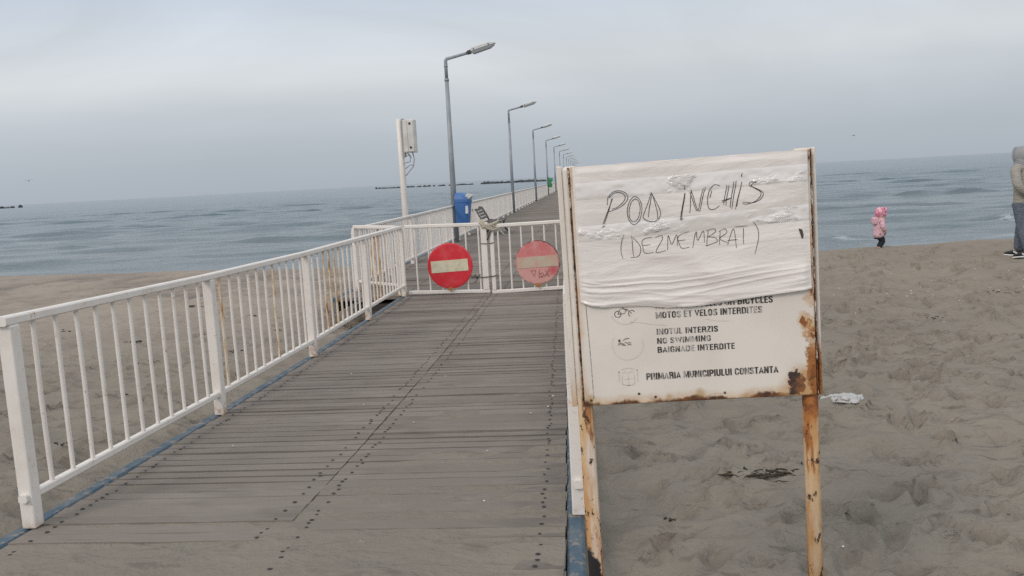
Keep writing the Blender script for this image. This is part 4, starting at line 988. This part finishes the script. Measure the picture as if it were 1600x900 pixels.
# ------------------------------------------------------------------ the notice board
sign = empty('notice_board', (.305, 2.6, -.09), 0, 'rust-stained white notice board on two posts, its upper half wrapped in plastic film with handwriting', 'sign')
sign.rotation_euler = (0, -R(1.3), 0)
PX0, PX1, PZ0, PZ1, PF = -.3205, .3690, .998, 1.722, -.036     # panel sheet: extents and front face
def mathmax(m, *a):
    o = a[0]
    for q in a[1:]: o = m.math('MAXIMUM', o, q)
    return o
def rusty_sign(name, legs):
    m = Mat(name, .55, .35); p = m.obj; s = m.xyz(p)
    base = m.mix(m.ramp(m.noise(p, 4, 5), .4, .7), (.74,.68,.61), (.67,.61,.54))
    n1 = m.noise(p, 22, 7, .68); n2 = m.noise(p, 9, 6, .6, loc=(2,5,1)); fine = m.noise(p, 90, 4, .6)
    col = m.mix(m.ramp(n1, .3, .7), RUST_D, RUST_O); colL = m.mix(m.ramp(m.noise(p, 35, 5), .35, .65), (.44,.21,.07), (.60,.40,.20))
    if legs:
        st = m.noise(p, 16, 6, .65, stretch=(1.6,1.6,.22)); st2 = m.noise(p, 34, 6, .7, stretch=(1,1,.5), loc=(1,1,3))
        below = m.ramp(s[2], 1.10, .93)
        a = m.math('MULTIPLY', m.ramp(st, .36, .56), m.math('MULTIPLY_ADD', below, .92, .06))
        c = m.mix(a, base, m.mix(m.ramp(m.noise(p, 20, 5, .6, stretch=(1,1,.3), loc=(7,0,0)), .38, .66), (.66,.47,.27), (.47,.24,.085)))
        c = m.mix(m.math('MULTIPLY', m.math('MULTIPLY', below, m.ramp(m.noise(p, 7, 4, .6, stretch=(1.5,1.5,.4), loc=(3,8,1)), .36, .60)), .66), c, m.mix(m.noise(p, 14, 4, stretch=(1,1,.3)), (.58,.33,.14), (.44,.19,.055)))
        left = m.ramp(s[0], -.32, -.345)
        o_ = m.math('MULTIPLY', m.ramp(m.noise(p, 12, 6, .65, stretch=(2.2,2.2,.35), loc=(4,4,4)), .51, .58), m.math('MULTIPLY_ADD', below, .95, .05))
        c = m.mix(o_, c, m.mix(m.ramp(n1, .35, .65), (.22,.075,.022), (.40,.16,.045)))
        k = m.math('MULTIPLY', m.ramp(m.noise(p, 30, 6, .7, stretch=(1.3,1.3,.7), loc=(9,2,2)), .575, .625), m.math('MULTIPLY_ADD', below, .9, .1))
        c = m.mix(k, c, (.05,.028,.02))
        # peeled black patch at the foot of the left leg, orange weld at the right corner
        pb = m.math('ADD', m.dist(p, (-.345,-.02,.46), (1,1,.55)), m.math('MULTIPLY', m.noise(p, 30, 4), .03))
        c = m.mix(m.ramp(pb, .058, .05), c, (.022,.020,.020))
        ow = m.math('ADD', m.dist(p, (.365,-.02,1.03), (1,1,.42)), m.math('MULTIPLY', m.noise(p, 30, 4), .04))
        c = m.mix(m.ramp(ow, .085, .06), c, m.mix(m.ramp(n1, .35, .65), (.17,.055,.02), (.45,.17,.045)))
        bm_ = m.math('MAXIMUM', a, k)
    else:
        el_ = m.math('SUBTRACT', s[0], PX0); er = m.math('SUBTRACT', PX1, s[0]); eb = m.math('SUBTRACT', s[2], PZ0); et = m.math('SUBTRACT', PZ1, s[2])
        nn = m.math('MULTIPLY', m.math('SUBTRACT', n2, .5), .09); nf = m.math('MULTIPLY', m.math('SUBTRACT', n1, .5), .035)
        low = m.ramp(s[2], 1.40, 1.02)
        right = m.math('ADD', m.math('ADD', er, nn), m.math('MULTIPLY_ADD', low, -.012, .014))
        leftd = m.math('ADD', m.math('ADD', el_, m.math('MULTIPLY', nn, .6)), .016)
        bot = m.math('ADD', eb, m.math('MULTIPLY', nn, .7)); top = m.math('ADD', m.math('ADD', et, nn), .022)
        d = m.math('MINIMUM', m.math('MINIMUM', right, leftd), m.math('MINIMUM', bot, top))
        c = m.mix(m.math('MULTIPLY', m.ramp(d, .040, .0), .75), base, colL)
        d2 = m.math('ADD', d, nf)
        c = m.mix(m.ramp(d2, .013, .003), c, col)
        # paint gone at the lower right corner: dark scab with an orange halo
        q = m.math('ADD', m.dist(p, (.345,PF,1.015), (1,1,1)), m.math('MULTIPLY', m.math('SUBTRACT', n2, .5), .06))
        c = m.mix(m.math('MULTIPLY', m.ramp(q, .095, .04), .9), c, (.50,.30,.13))
        q3 = m.math('ADD', m.dist(p, (.360,PF,1.075), (1,1,.22)), m.math('MULTIPLY', m.math('SUBTRACT', n1, .5), .09))
        c = m.mix(m.ramp(q3, .028, .018), c, m.mix(m.ramp(n1, .35, .65), (.20,.07,.02), (.42,.17,.05)))
        q2 = m.math('ADD', m.dist(p, (.322,PF,1.022), (1,1,.8)), m.math('ADD', m.math('MULTIPLY', m.math('SUBTRACT', n1, .5), .13), m.math('MULTIPLY', m.math('SUBTRACT', n2, .5), .09)))
        c = m.mix(m.ramp(q2, .028, .024), c, m.mix(m.ramp(n1, .40, .58), (.055,.035,.03), (.24,.10,.04)))
        for (x, z, r) in ((.360,1.305,.012),(.352,1.215,.010),(.362,1.17,.012),(.360,1.455,.014),(.362,1.40,.012),(.335,1.222,.006)):
            q4 = m.math('ADD', m.dist(p, (x,PF,z), (1.5,1,.6)), m.math('MULTIPLY', m.math('SUBTRACT', n1, .5), .11))
            c = m.mix(m.math('MULTIPLY', m.ramp(q4, r+.022, r), .55), c, colL); c = m.mix(m.ramp(q4, r*.45, r*.45-.003), c, m.mix(m.ramp(n1, .44, .62), RUST_O, RUST_D))
        for (x, z, r) in ((-.065,1.013,.02),(.028,1.022,.02),(-.30,1.02,.02),(-.11,1.006,.012),(.16,1.0,.02)):
            q5 = m.math('ADD', m.dist(p, (x,PF,z)), m.math('MULTIPLY', m.math('SUBTRACT', n2, .5), .025))
            c = m.mix(m.math('MULTIPLY', m.ramp(q5, r, r*.15), .6), c, (.40,.26,.09))
        for (x, z) in ((-.30,1.015),(.10,1.018),(-.155,1.028),(-.106,1.016),(.135,1.34)):
            c = m.mix(m.ramp(m.dist(p, (x,PF,z)), .0055, .003), c, (.08,.05,.03))
        bm_ = m.ramp(d2, .013, .003)
    m.color(c); m.rough(m.math('MULTIPLY_ADD', bm_, .35, .45)); m.bump(bm_, .5, -.002).bump(fine, .15, .001)
    return m.m
M['signleg'] = rusty_sign('rusted_post_paint', True); M['signpanel'] = rusty_sign('rusted_panel_paint', False)
def sp(mb, nm, mat, par=None): return mb.build(nm, mat, par or sign)
b = MB(); b.box((-.320, 0, .81), (.046,.046,1.83), bev=.011); sp(b, 'post', M['signleg'])
b = MB(); b.tube([(.357,0,-.1),(.357,0,1.727)], .0235, 20); sp(b, 'post', M['signleg'])
b = MB(); b.box((.0185,.0,PZ0+.012), (.63,.045,.024), bev=.003); sp(b, 'cross_rail', M['rust'])
b = MB(); b.box((.0185,.0,PZ1-.014), (.63,.045,.024), bev=.003); sp(b, 'cross_rail', M['signleg'])
b = MB(); b.box(((PX0+PX1)/2, PF+.006, (PZ0+PZ1)/2), (PX1-PX0, .012, PZ1-PZ0), bev=.003); panel = sp(b, 'panel', M['signpanel'])
m = Mat('rusty_seam', .85, .2); nz = m.noise(m.obj, 26, 6, .7, stretch=(1,1,.5)); m.color(m.mix(m.ramp(nz, .40, .47), (.60,.52,.44), m.mix(m.ramp(m.noise(m.obj, 50, 4), .35, .65), (.035,.022,.018), (.24,.095,.035)))); m.bump(nz, .8, .004); M['seam'] = m.m
for xx, ww in ((-.352,.016), (.3865,.010)):
    b = MB(); b.box((xx,.0,1.36), (ww,.03,.735), bev=.003); sp(b, 'edge_strip', M['signleg'])
for xx in (-.3245, .3735):
    b = MB(); n = 90; v = []; f = []
    for i in range(n+1):
        z = .995+.727*i/n; w = .0024*prng.uniform(.4, 1.4)
        v += [(xx-w, -.026, z), (xx-w*.6, -.0315-prng.uniform(0,.002), z), (xx+w*.6, -.0315-prng.uniform(0,.002), z), (xx+w, -.026, z)]
        if i:
            q = 4*(i-1)
            for a in range(3): f.append((q+a, q+a+1, q+a+5, q+a+4))
    b.add(v, f); sp(b, 'rust_seam', M['seam'])

# printed lettering
m = Mat('worn_black_print', .55, .3); p = m.obj
wv = m.noise(m.pos, 95, 3, .6, stretch=(1.2,1,.35)); wb = m.noise(m.pos, 13, 4, .6)
c = m.mix(m.math('MULTIPLY', m.ramp(m.math('ADD', wv, m.math('MULTIPLY', m.math('SUBTRACT', wb, .5), .6)), .50, .66), .8), (.055,.048,.045), (.56,.52,.48)); m.color(c); M['print'] = m.m
m = Mat('faint_print', .55, .3); m.color(m.mix(m.ramp(m.noise(m.pos, 70, 3), .4, .6), (.60,.55,.50), (.47,.43,.40))); M['faint'] = m.m
m = Mat('faded_ring_print', .55, .3); m.color(m.mix(m.ramp(m.noise(m.pos, 40, 4), .4, .65), (.665,.61,.55), (.71,.65,.585))); M['ring'] = m.m
m = Mat('faded_crest_print', .55, .3); m.color(m.mix(m.ramp(m.noise(m.pos, 80, 4), .4, .62), (.56,.51,.46), (.68,.62,.56))); M['ring2'] = m.m
m = Mat('pictogram_print', .55, .3); m.color(m.mix(m.ramp(m.noise(m.pos, 90, 3), .5, .65), (.10,.088,.08), (.45,.41,.38))); M['picto'] = m.m
# heavy condensed capitals: thick strokes on a 1-high grid; width .5 unless noted
_O = [(.10,.22),(.10,.78),(.20,.93),(.34,.93),(.44,.78),(.44,.22),(.34,.07),(.20,.07),(.10,.22)]
GLYPH = {'I': (.20, [[(.10,0),(.10,1)]]), 'O': (.54, [_O]), 'N': (.56, [[(.09,0),(.09,1)],[(.47,0),(.47,1)],[(.11,.98),(.45,.02)]]),
 'M': (.70, [[(.09,0),(.09,1)],[(.61,0),(.61,1)],[(.12,.99),(.35,.05),(.58,.99)]]), 'T': (.46, [[(.23,0),(.23,.87)],[(0,.93),(.46,.93)]]),
 'S': (.50, [[(.42,.72),(.40,.85),(.31,.93),(.18,.93),(.09,.84),(.09,.68),(.17,.58),(.33,.46),(.41,.34),(.41,.18),(.32,.07),(.18,.07),(.09,.15),(.08,.30)]]),
 'E': (.42, [[(.09,0),(.09,1)],[(.09,.93),(.41,.93)],[(.09,.52),(.38,.52)],[(.09,.07),(.41,.07)]]), 'V': (.52, [[(.05,1),(.26,.03),(.47,1)]]),
 'L': (.40, [[(.09,0),(.09,1)],[(.09,.07),(.39,.07)]]), 'R': (.53, [[(.09,0),(.09,1)],[(.09,.93),(.33,.93),(.43,.85),(.43,.60),(.33,.52),(.09,.52)],[(.30,.52),(.44,.40),(.45,0)]]),
 'D': (.54, [[(.09,0),(.09,1)],[(.09,.93),(.32,.93),(.44,.80),(.44,.20),(.32,.07),(.09,.07)]]), 'U': (.54, [[(.09,1),(.09,.20),(.19,.07),(.35,.07),(.45,.20),(.45,1)]]),
 'Z': (.46, [[(.03,.93),(.40,.93),(.06,.07),(.44,.07)]]), 'W': (.76, [[(.05,1),(.20,.03),(.38,.92),(.56,.03),(.71,1)]]),
 'G': (.54, [[(.44,.68),(.43,.82),(.34,.93),(.20,.93),(.10,.80),(.10,.20),(.20,.07),(.34,.07),(.44,.18),(.44,.48)],[(.29,.47),(.48,.47)]]),
 'B': (.54, [[(.09,0),(.09,1)],[(.09,.93),(.34,.93),(.42,.84),(.42,.64),(.33,.53),(.09,.53)],[(.33,.53),(.45,.42),(.45,.18),(.35,.07),(.09,.07)]]),
 'A': (.54, [[(.05,0),(.27,.97),(.49,0)],[(.14,.27),(.40,.27)]]), 'P': (.50, [[(.09,0),(.09,1)],[(.09,.93),(.33,.93),(.43,.84),(.43,.56),(.33,.46),(.09,.46)]]),
 'C': (.52, [[(.44,.66),(.43,.82),(.34,.93),(.20,.93),(.10,.80),(.10,.20),(.20,.07),(.34,.07),(.43,.18),(.44,.35)]]), 'Y': (.50, [[(.04,1),(.25,.46),(.46,1)],[(.25,.50),(.25,0)]]), ' ': (.20, [])}
def letters(text, a, e, cap, mat, name='lettering'):
    tot = sum(GLYPH[c][0]+.075 for c in text)-.075
    a, e = Vector((a[0], a[1])), Vector((e[0], e[1])); d = e-a; sc = d.length/tot; d.normalize(); nrm = Vector((-d.y, d.x))
    b = MB(); x = 0; lay = 0
    for ch in text:
        wd, strokes = GLYPH[ch]
        for st in strokes:
            s = [Vector(((x+p[0])*sc, p[1]*cap)) for p in st]; v = []; f = []; th = cap*.22; lay = (lay+1) % 4
            for i, p in enumerate(s):
                d0 = (s[i]-s[i-1]).normalized() if i else None; d1 = (s[i+1]-s[i]).normalized() if i < len(s)-1 else None
                if st[0] == st[-1] and len(st) > 3:
                    if i == 0: d0 = (s[-1]-s[-2]).normalized()
                    if i == len(s)-1: d1 = (s[1]-s[0]).normalized()
                t = ((d0 or d1)+(d1 or d0)).normalized(); n = Vector((-t.y, t.x)); k = 1/max(.55, n.dot(Vector((-(d1 or d0).y, (d1 or d0).x))))
                hor = abs((d1 or d0).x) > .9 and abs((d0 or d1).x) > .9
                w = n*th*k/2*(.72 if hor else 1)
                for q in (p-w, p+w):
                    pt = a+d*q.x+nrm*min(max(q.y, 0), cap); v.append((pt.x, PF-.0007-.0001*lay, pt.y))
                if i: f.append((2*i-2, 2*i-1, 2*i+1, 2*i))
            b.add(v, f)
        x += wd+.075
    b.build(name, mat, panel)
for t_, a_, e_, c_ in TEXTS: letters(t_, (a_[0], a_[1]+.003), (e_[0], e_[1]+.003), c_, M['print'])
PXM = .0019136
def flat(strokes, w, mat, name, par=panel, y=PF-.0009):
    """ribbons lying on the panel; strokes in panel coordinates"""
    b = MB()
    for s in strokes:
        s = [Vector(p) for p in s]; v = []; f = []
        for i, p in enumerate(s):
            t = (s[min(i+1,len(s)-1)]-s[max(i-1,0)]).normalized(); n = Vector((-t.y, t.x))*w/2
            v += [(p.x-n.x, y, p.y-n.y), (p.x+n.x, y, p.y+n.y)]
            if i: f.append((2*i-2, 2*i-1, 2*i+1, 2*i))
        b.add(v, f)
    return b.build(name, mat, par)
def arc(cx, cz, r, a0=0, a1=6.2832, n=28): return [(cx+r*math.cos(a0+(a1-a0)*i/n), cz+r*math.sin(a0+(a1-a0)*i/n)) for i in range(n+1)]
flat([arc(-.183,1.288,.043,3.5,5.6), arc(-.181,1.182,.046,2.6,6.6)], .0034, M['ring'], 'faded_ring')
flat([arc(-.2045,1.276,.0095), arc(-.1630,1.276,.0095, .5, 4.2), [(-.193,1.300),(-.178,1.284)], [(-.190,1.302),(-.172,1.300)], [(-.2045,1.276),(-.196,1.292),(-.178,1.290),(-.184,1.277),(-.2045,1.276)], [(-.178,1.290),(-.1630,1.276)]], .0021, M['picto'], 'cycle_pictogram')
sw = [[(-.2075,1.1945+i*.0008),(-.2015,1.1945+i*.0008)] for i in (-4,-2,0,2,4)]
sw += [[(-.193,1.194),(-.190,1.1985),(-.185,1.200),(-.175,1.2005)],
       [(-.209,1.185),(-.203,1.1875),(-.198,1.187),(-.193,1.184),(-.189,1.1845)], [(-.209,1.1815),(-.203,1.184),(-.197,1.182),(-.190,1.180),(-.186,1.180)],
       [(-.184,1.186),(-.178,1.1875),(-.170,1.1865)], [(-.181,1.181),(-.176,1.182),(-.170,1.181)], [(-.188,1.189),(-.184,1.1895)]]
flat(sw, .0022, M['picto'], 'swimmer_pictogram')
cr2 = [arc(-.184,1.074,.036, 1.0, 2.15, 12), arc(-.184,1.092,.036, 4.1, 5.3, 12), [(-.212,1.096),(-.212,1.066)], [(-.156,1.098),(-.156,1.067)],
       [(-.203,1.088),(-.203,1.062),(-.184,1.056),(-.166,1.062),(-.166,1.089)], [(-.184,1.09),(-.184,1.058)], [(-.196,1.076),(-.172,1.077)], [(-.2,1.095),(-.193,1.099),(-.184,1.095),(-.175,1.099),(-.168,1.095)]]
flat(cr2, .0018, M['ring2'], 'faded_crest')
flat([[(-.2125,1.0985),(-.2095,1.0985)], [(-.1585,1.102),(-.1555,1.102)]], .003, M['picto'], 'crest_dot')
flat([[(-.17,1.25),(-.14,1.2465),(-.10,1.238),(-.06,1.234)], [(.055,1.245),(.09,1.238),(.12,1.236)], [(.115,1.272),(.113,1.258)], [(.055,1.017),(.10,1.018)]], .0009, M['faint'], 'scratch')
flat([[(-.298,1.70),(-.299,1.50),(-.298,1.30),(-.294,1.16),(-.292,1.02)]], .0014, M['picto'], 'seam_crack')

# ---- plastic film wrapped round the upper half
m = Mat('white_plastic_film', .24, .5)
c = m.mix(m.ramp(m.noise(m.obj, 3, 4, stretch=(.6,1,2)), .35, .65), (.69,.63,.58), (.77,.71,.66))
m.color(c); m.b.inputs['Coat Weight'].default_value = .5; m.b.inputs['Coat Roughness'].default_value = .09
s = m.xyz(m.obj)
m.bump(m.noise(m.obj, 9, 5, .6, stretch=(.5,1,2.4), dist=1.2), .35, .012).bump(m.noise(m.obj, 40, 4, .6, stretch=(.6,1,1.6), dist=1.0), .16, .003)
M['film'] = m.m
m = Mat('clear_packing_tape', .10, 1.0)
m.color((.74,.69,.65)); m.b.inputs['Coat Weight'].default_value = .6; m.b.inputs['Coat Roughness'].default_value = .05
m.bump(m.math('MULTIPLY', m.noise(m.obj, 52, 5, .65, stretch=(.7,1,1.8), dist=1.5), m.ramp(m.noise(m.obj, 11, 3, .5, stretch=(1,1,1.6)), .51, .66)), 1.0, .008)
M['tape'] = m.m

def film_low(u): return np.interp(u, [-.36,-.316,-.28,-.242,-.118,-.052,.051,.145,.2385,.3125,.37], [1.326,1.319,1.306,1.2995,1.296,1.2865,1.288,1.298,1.308,1.314,1.319])
FU0, FU1 = -.3165, .3665
def film_h(u, w):
    u = np.asarray(u, float); w = np.asarray(w, float)
    wl = w - (film_low(u)-1.30)*sstep(1.5, 1.3, w)
    band = sstep(1.43, 1.36, wl)                       # gathered folds along the lower hem
    f1 = 1-abs(fbm(u*1.5+3, wl*30+u*2.5, 2, 90))*3.2; f2 = 1-abs(fbm(u*2.1, wl*55-u*3, 2, 92))*3.2
    h = .0024*band*np.clip(.25+1.5*vnoise(u*5, wl*14, 97), 0, 1.2)*(np.clip(f1, -.5, 1)+.6*np.clip(f2, -.5, 1))
    f3 = 1-abs(fbm(u*2.2+1.5*w, w*7.5-u*1.2, 2, 94))*3.0
    h = h + .0022*np.clip(f3, -.3, 1) + .003*fbm(u*4, w*7, 2, 96)
    f4 = 1-abs(fbm(u*3.5-2.5*w, w*5+u*2.5, 2, 98))*3.4
    h = h + .0022*np.clip(f4, 0, 1)
    edge = sstep(FU0, FU0+.03, u)*sstep(FU1, FU1-.03, u)*sstep(1.722, 1.70, w)
    return (h+.0030)*edge + .0022
uu = np.linspace(FU0, FU1, 340); tt = np.linspace(0, 1, 230)
U, T = np.meshgrid(uu, tt); W_ = film_low(U)+(1.7215+.0015*np.sin(U*30)-film_low(U))*T
Yf = PF-.0018-film_h(U, W_)
Yf = Yf + .0042*sstep(.03, 0, T)*sstep(.3, .7, vnoise(U*14, U*0+1, 9))-.0012*np.exp(-((T-.010)/.008)**2)
# the film is folded back round the left and right edge of the board and over its top
Yf = np.where(U < FU0+.004, np.maximum(Yf, PF+.016), Yf); Yf = np.where(U > FU1-.0025, PF+.014, Yf)
film = grid_mesh('plastic_film', U, Yf, W_, M['film'], sign)
def film_y(u, w): return float(PF-.0018-film_h(np.array([u]), np.array([w]))[0])
def ribbon(strokes, wid, name, mat):
    b = MB()
    for s in strokes:
        pts = []
        # smooth the hand's polyline (Catmull-Rom), so that curves look drawn
        P_ = [Vector(q) for q in s]
        if len(P_) == 2:
            q0, q1 = P_; n = max(3, int((q1-q0).length/.004)); pts = [q0.lerp(q1, i/n)+Vector((.0006*math.sin(7*i/n), 0)) for i in range(n+1)]
        else:
            for i in range(len(P_)-1):
                p0, p1, p2, p3 = P_[max(i-1,0)], P_[i], P_[i+1], P_[min(i+2,len(P_)-1)]
                n = max(2, int((p2-p1).length/.004))
                for k in range(n):
                    t = k/n; pts.append(.5*((2*p1)+(p2-p0)*t+(2*p0-5*p1+4*p2-p3)*t*t+(3*p1-p0-3*p2+p3)*t**3))
            pts.append(P_[-1])
        v = []; f = []; m_ = len(pts)
        for i, p in enumerate(pts):
            t = (pts[min(i+1,m_-1)]-pts[max(i-1,0)]); t = t.normalized() if t.length else Vector((1,0)); n = Vector((-t.y, t.x))
            w = wid*(.75+.25*math.sin(3.14*min(1, i/m_*1.1)))*prng.uniform(.85, 1.1)/2
            for s_ in (-1, 1):
                q = p+n*w*s_; v.append((q.x, min(film_y(q.x, q.y)-.0011, ink_top(q.x, q.y)), q.y))
            if i: f.append((2*i-2, 2*i-1, 2*i+1, 2*i))
        b.add(v, f)
    return b.build(name, mat, film)
m = Mat('ballpoint_ink', .5, .3); m.color(m.mix(m.ramp(m.noise(m.pos, 45, 3), .45, .65), (.018,.015,.02), (.06,.052,.058))); M['ink'] = m.m

def tape(u0, u1, w0, slope, wid, seed, over=.0):
    uu = np.linspace(u0, u1, 150); vv = np.linspace(-1, 1, 16); U, V = np.meshgrid(uu, vv)
    W_ = w0+slope*(U-u0)+V*wid/2+.0015*fbm(U*9, V*1.5, 2, seed)
    Yt = PF-.0018-film_h(U, W_)-.0003-(1-V**4)*(.0012+.0016*fbm(U*40, W_*45, 2, seed+3))
    if u0 < FU0+.02: Yt = np.where(U < FU0+.006, PF+.012, Yt)
    if u1 > FU1-.02: Yt = np.where(U > FU1-.004, PF+.012, Yt)
    return grid_mesh('packing_tape', U, Yt, W_, M['tape'], film)
tape(-.3165, .3665, 1.648, .012, .050, 110); tape(-.3165, .3665, 1.522, .030, .046, 120)
BANDS = ((1.648, .012, .050), (1.522, .030, .046))
def ink_top(u, w):      # the pen also runs over the tape
    for w0, sl_, wd in BANDS:
        if abs(w-(w0+sl_*(u+.3165))) < wd/2+.003: return film_y(u, w)-.0034
    return 1.0
ribbon(HAND_BIG[:13], .0019, 'handwriting', M['ink']); ribbon(HAND_BIG[13:], .0019, 'handwriting', M['ink']); ribbon(HAND_SMALL, .0016, 'handwriting', M['ink'])
# small torn marks where the board shows through the film
m = Mat('board_shadow_gap', .9); m.color((.07,.055,.045)); M['gap'] = m.m
for pts in ([(.329,1.497),(.339,1.494),(.343,1.478),(.336,1.472)], [(.336,1.474),(.343,1.477),(.341,1.468),(.337,1.467)]):
    b = MB(); b.add([(u, film_y(u, w)-.0016, w) for u, w in pts], [tuple(range(len(pts)))]); b.build('torn_hole', M['gap'], film)
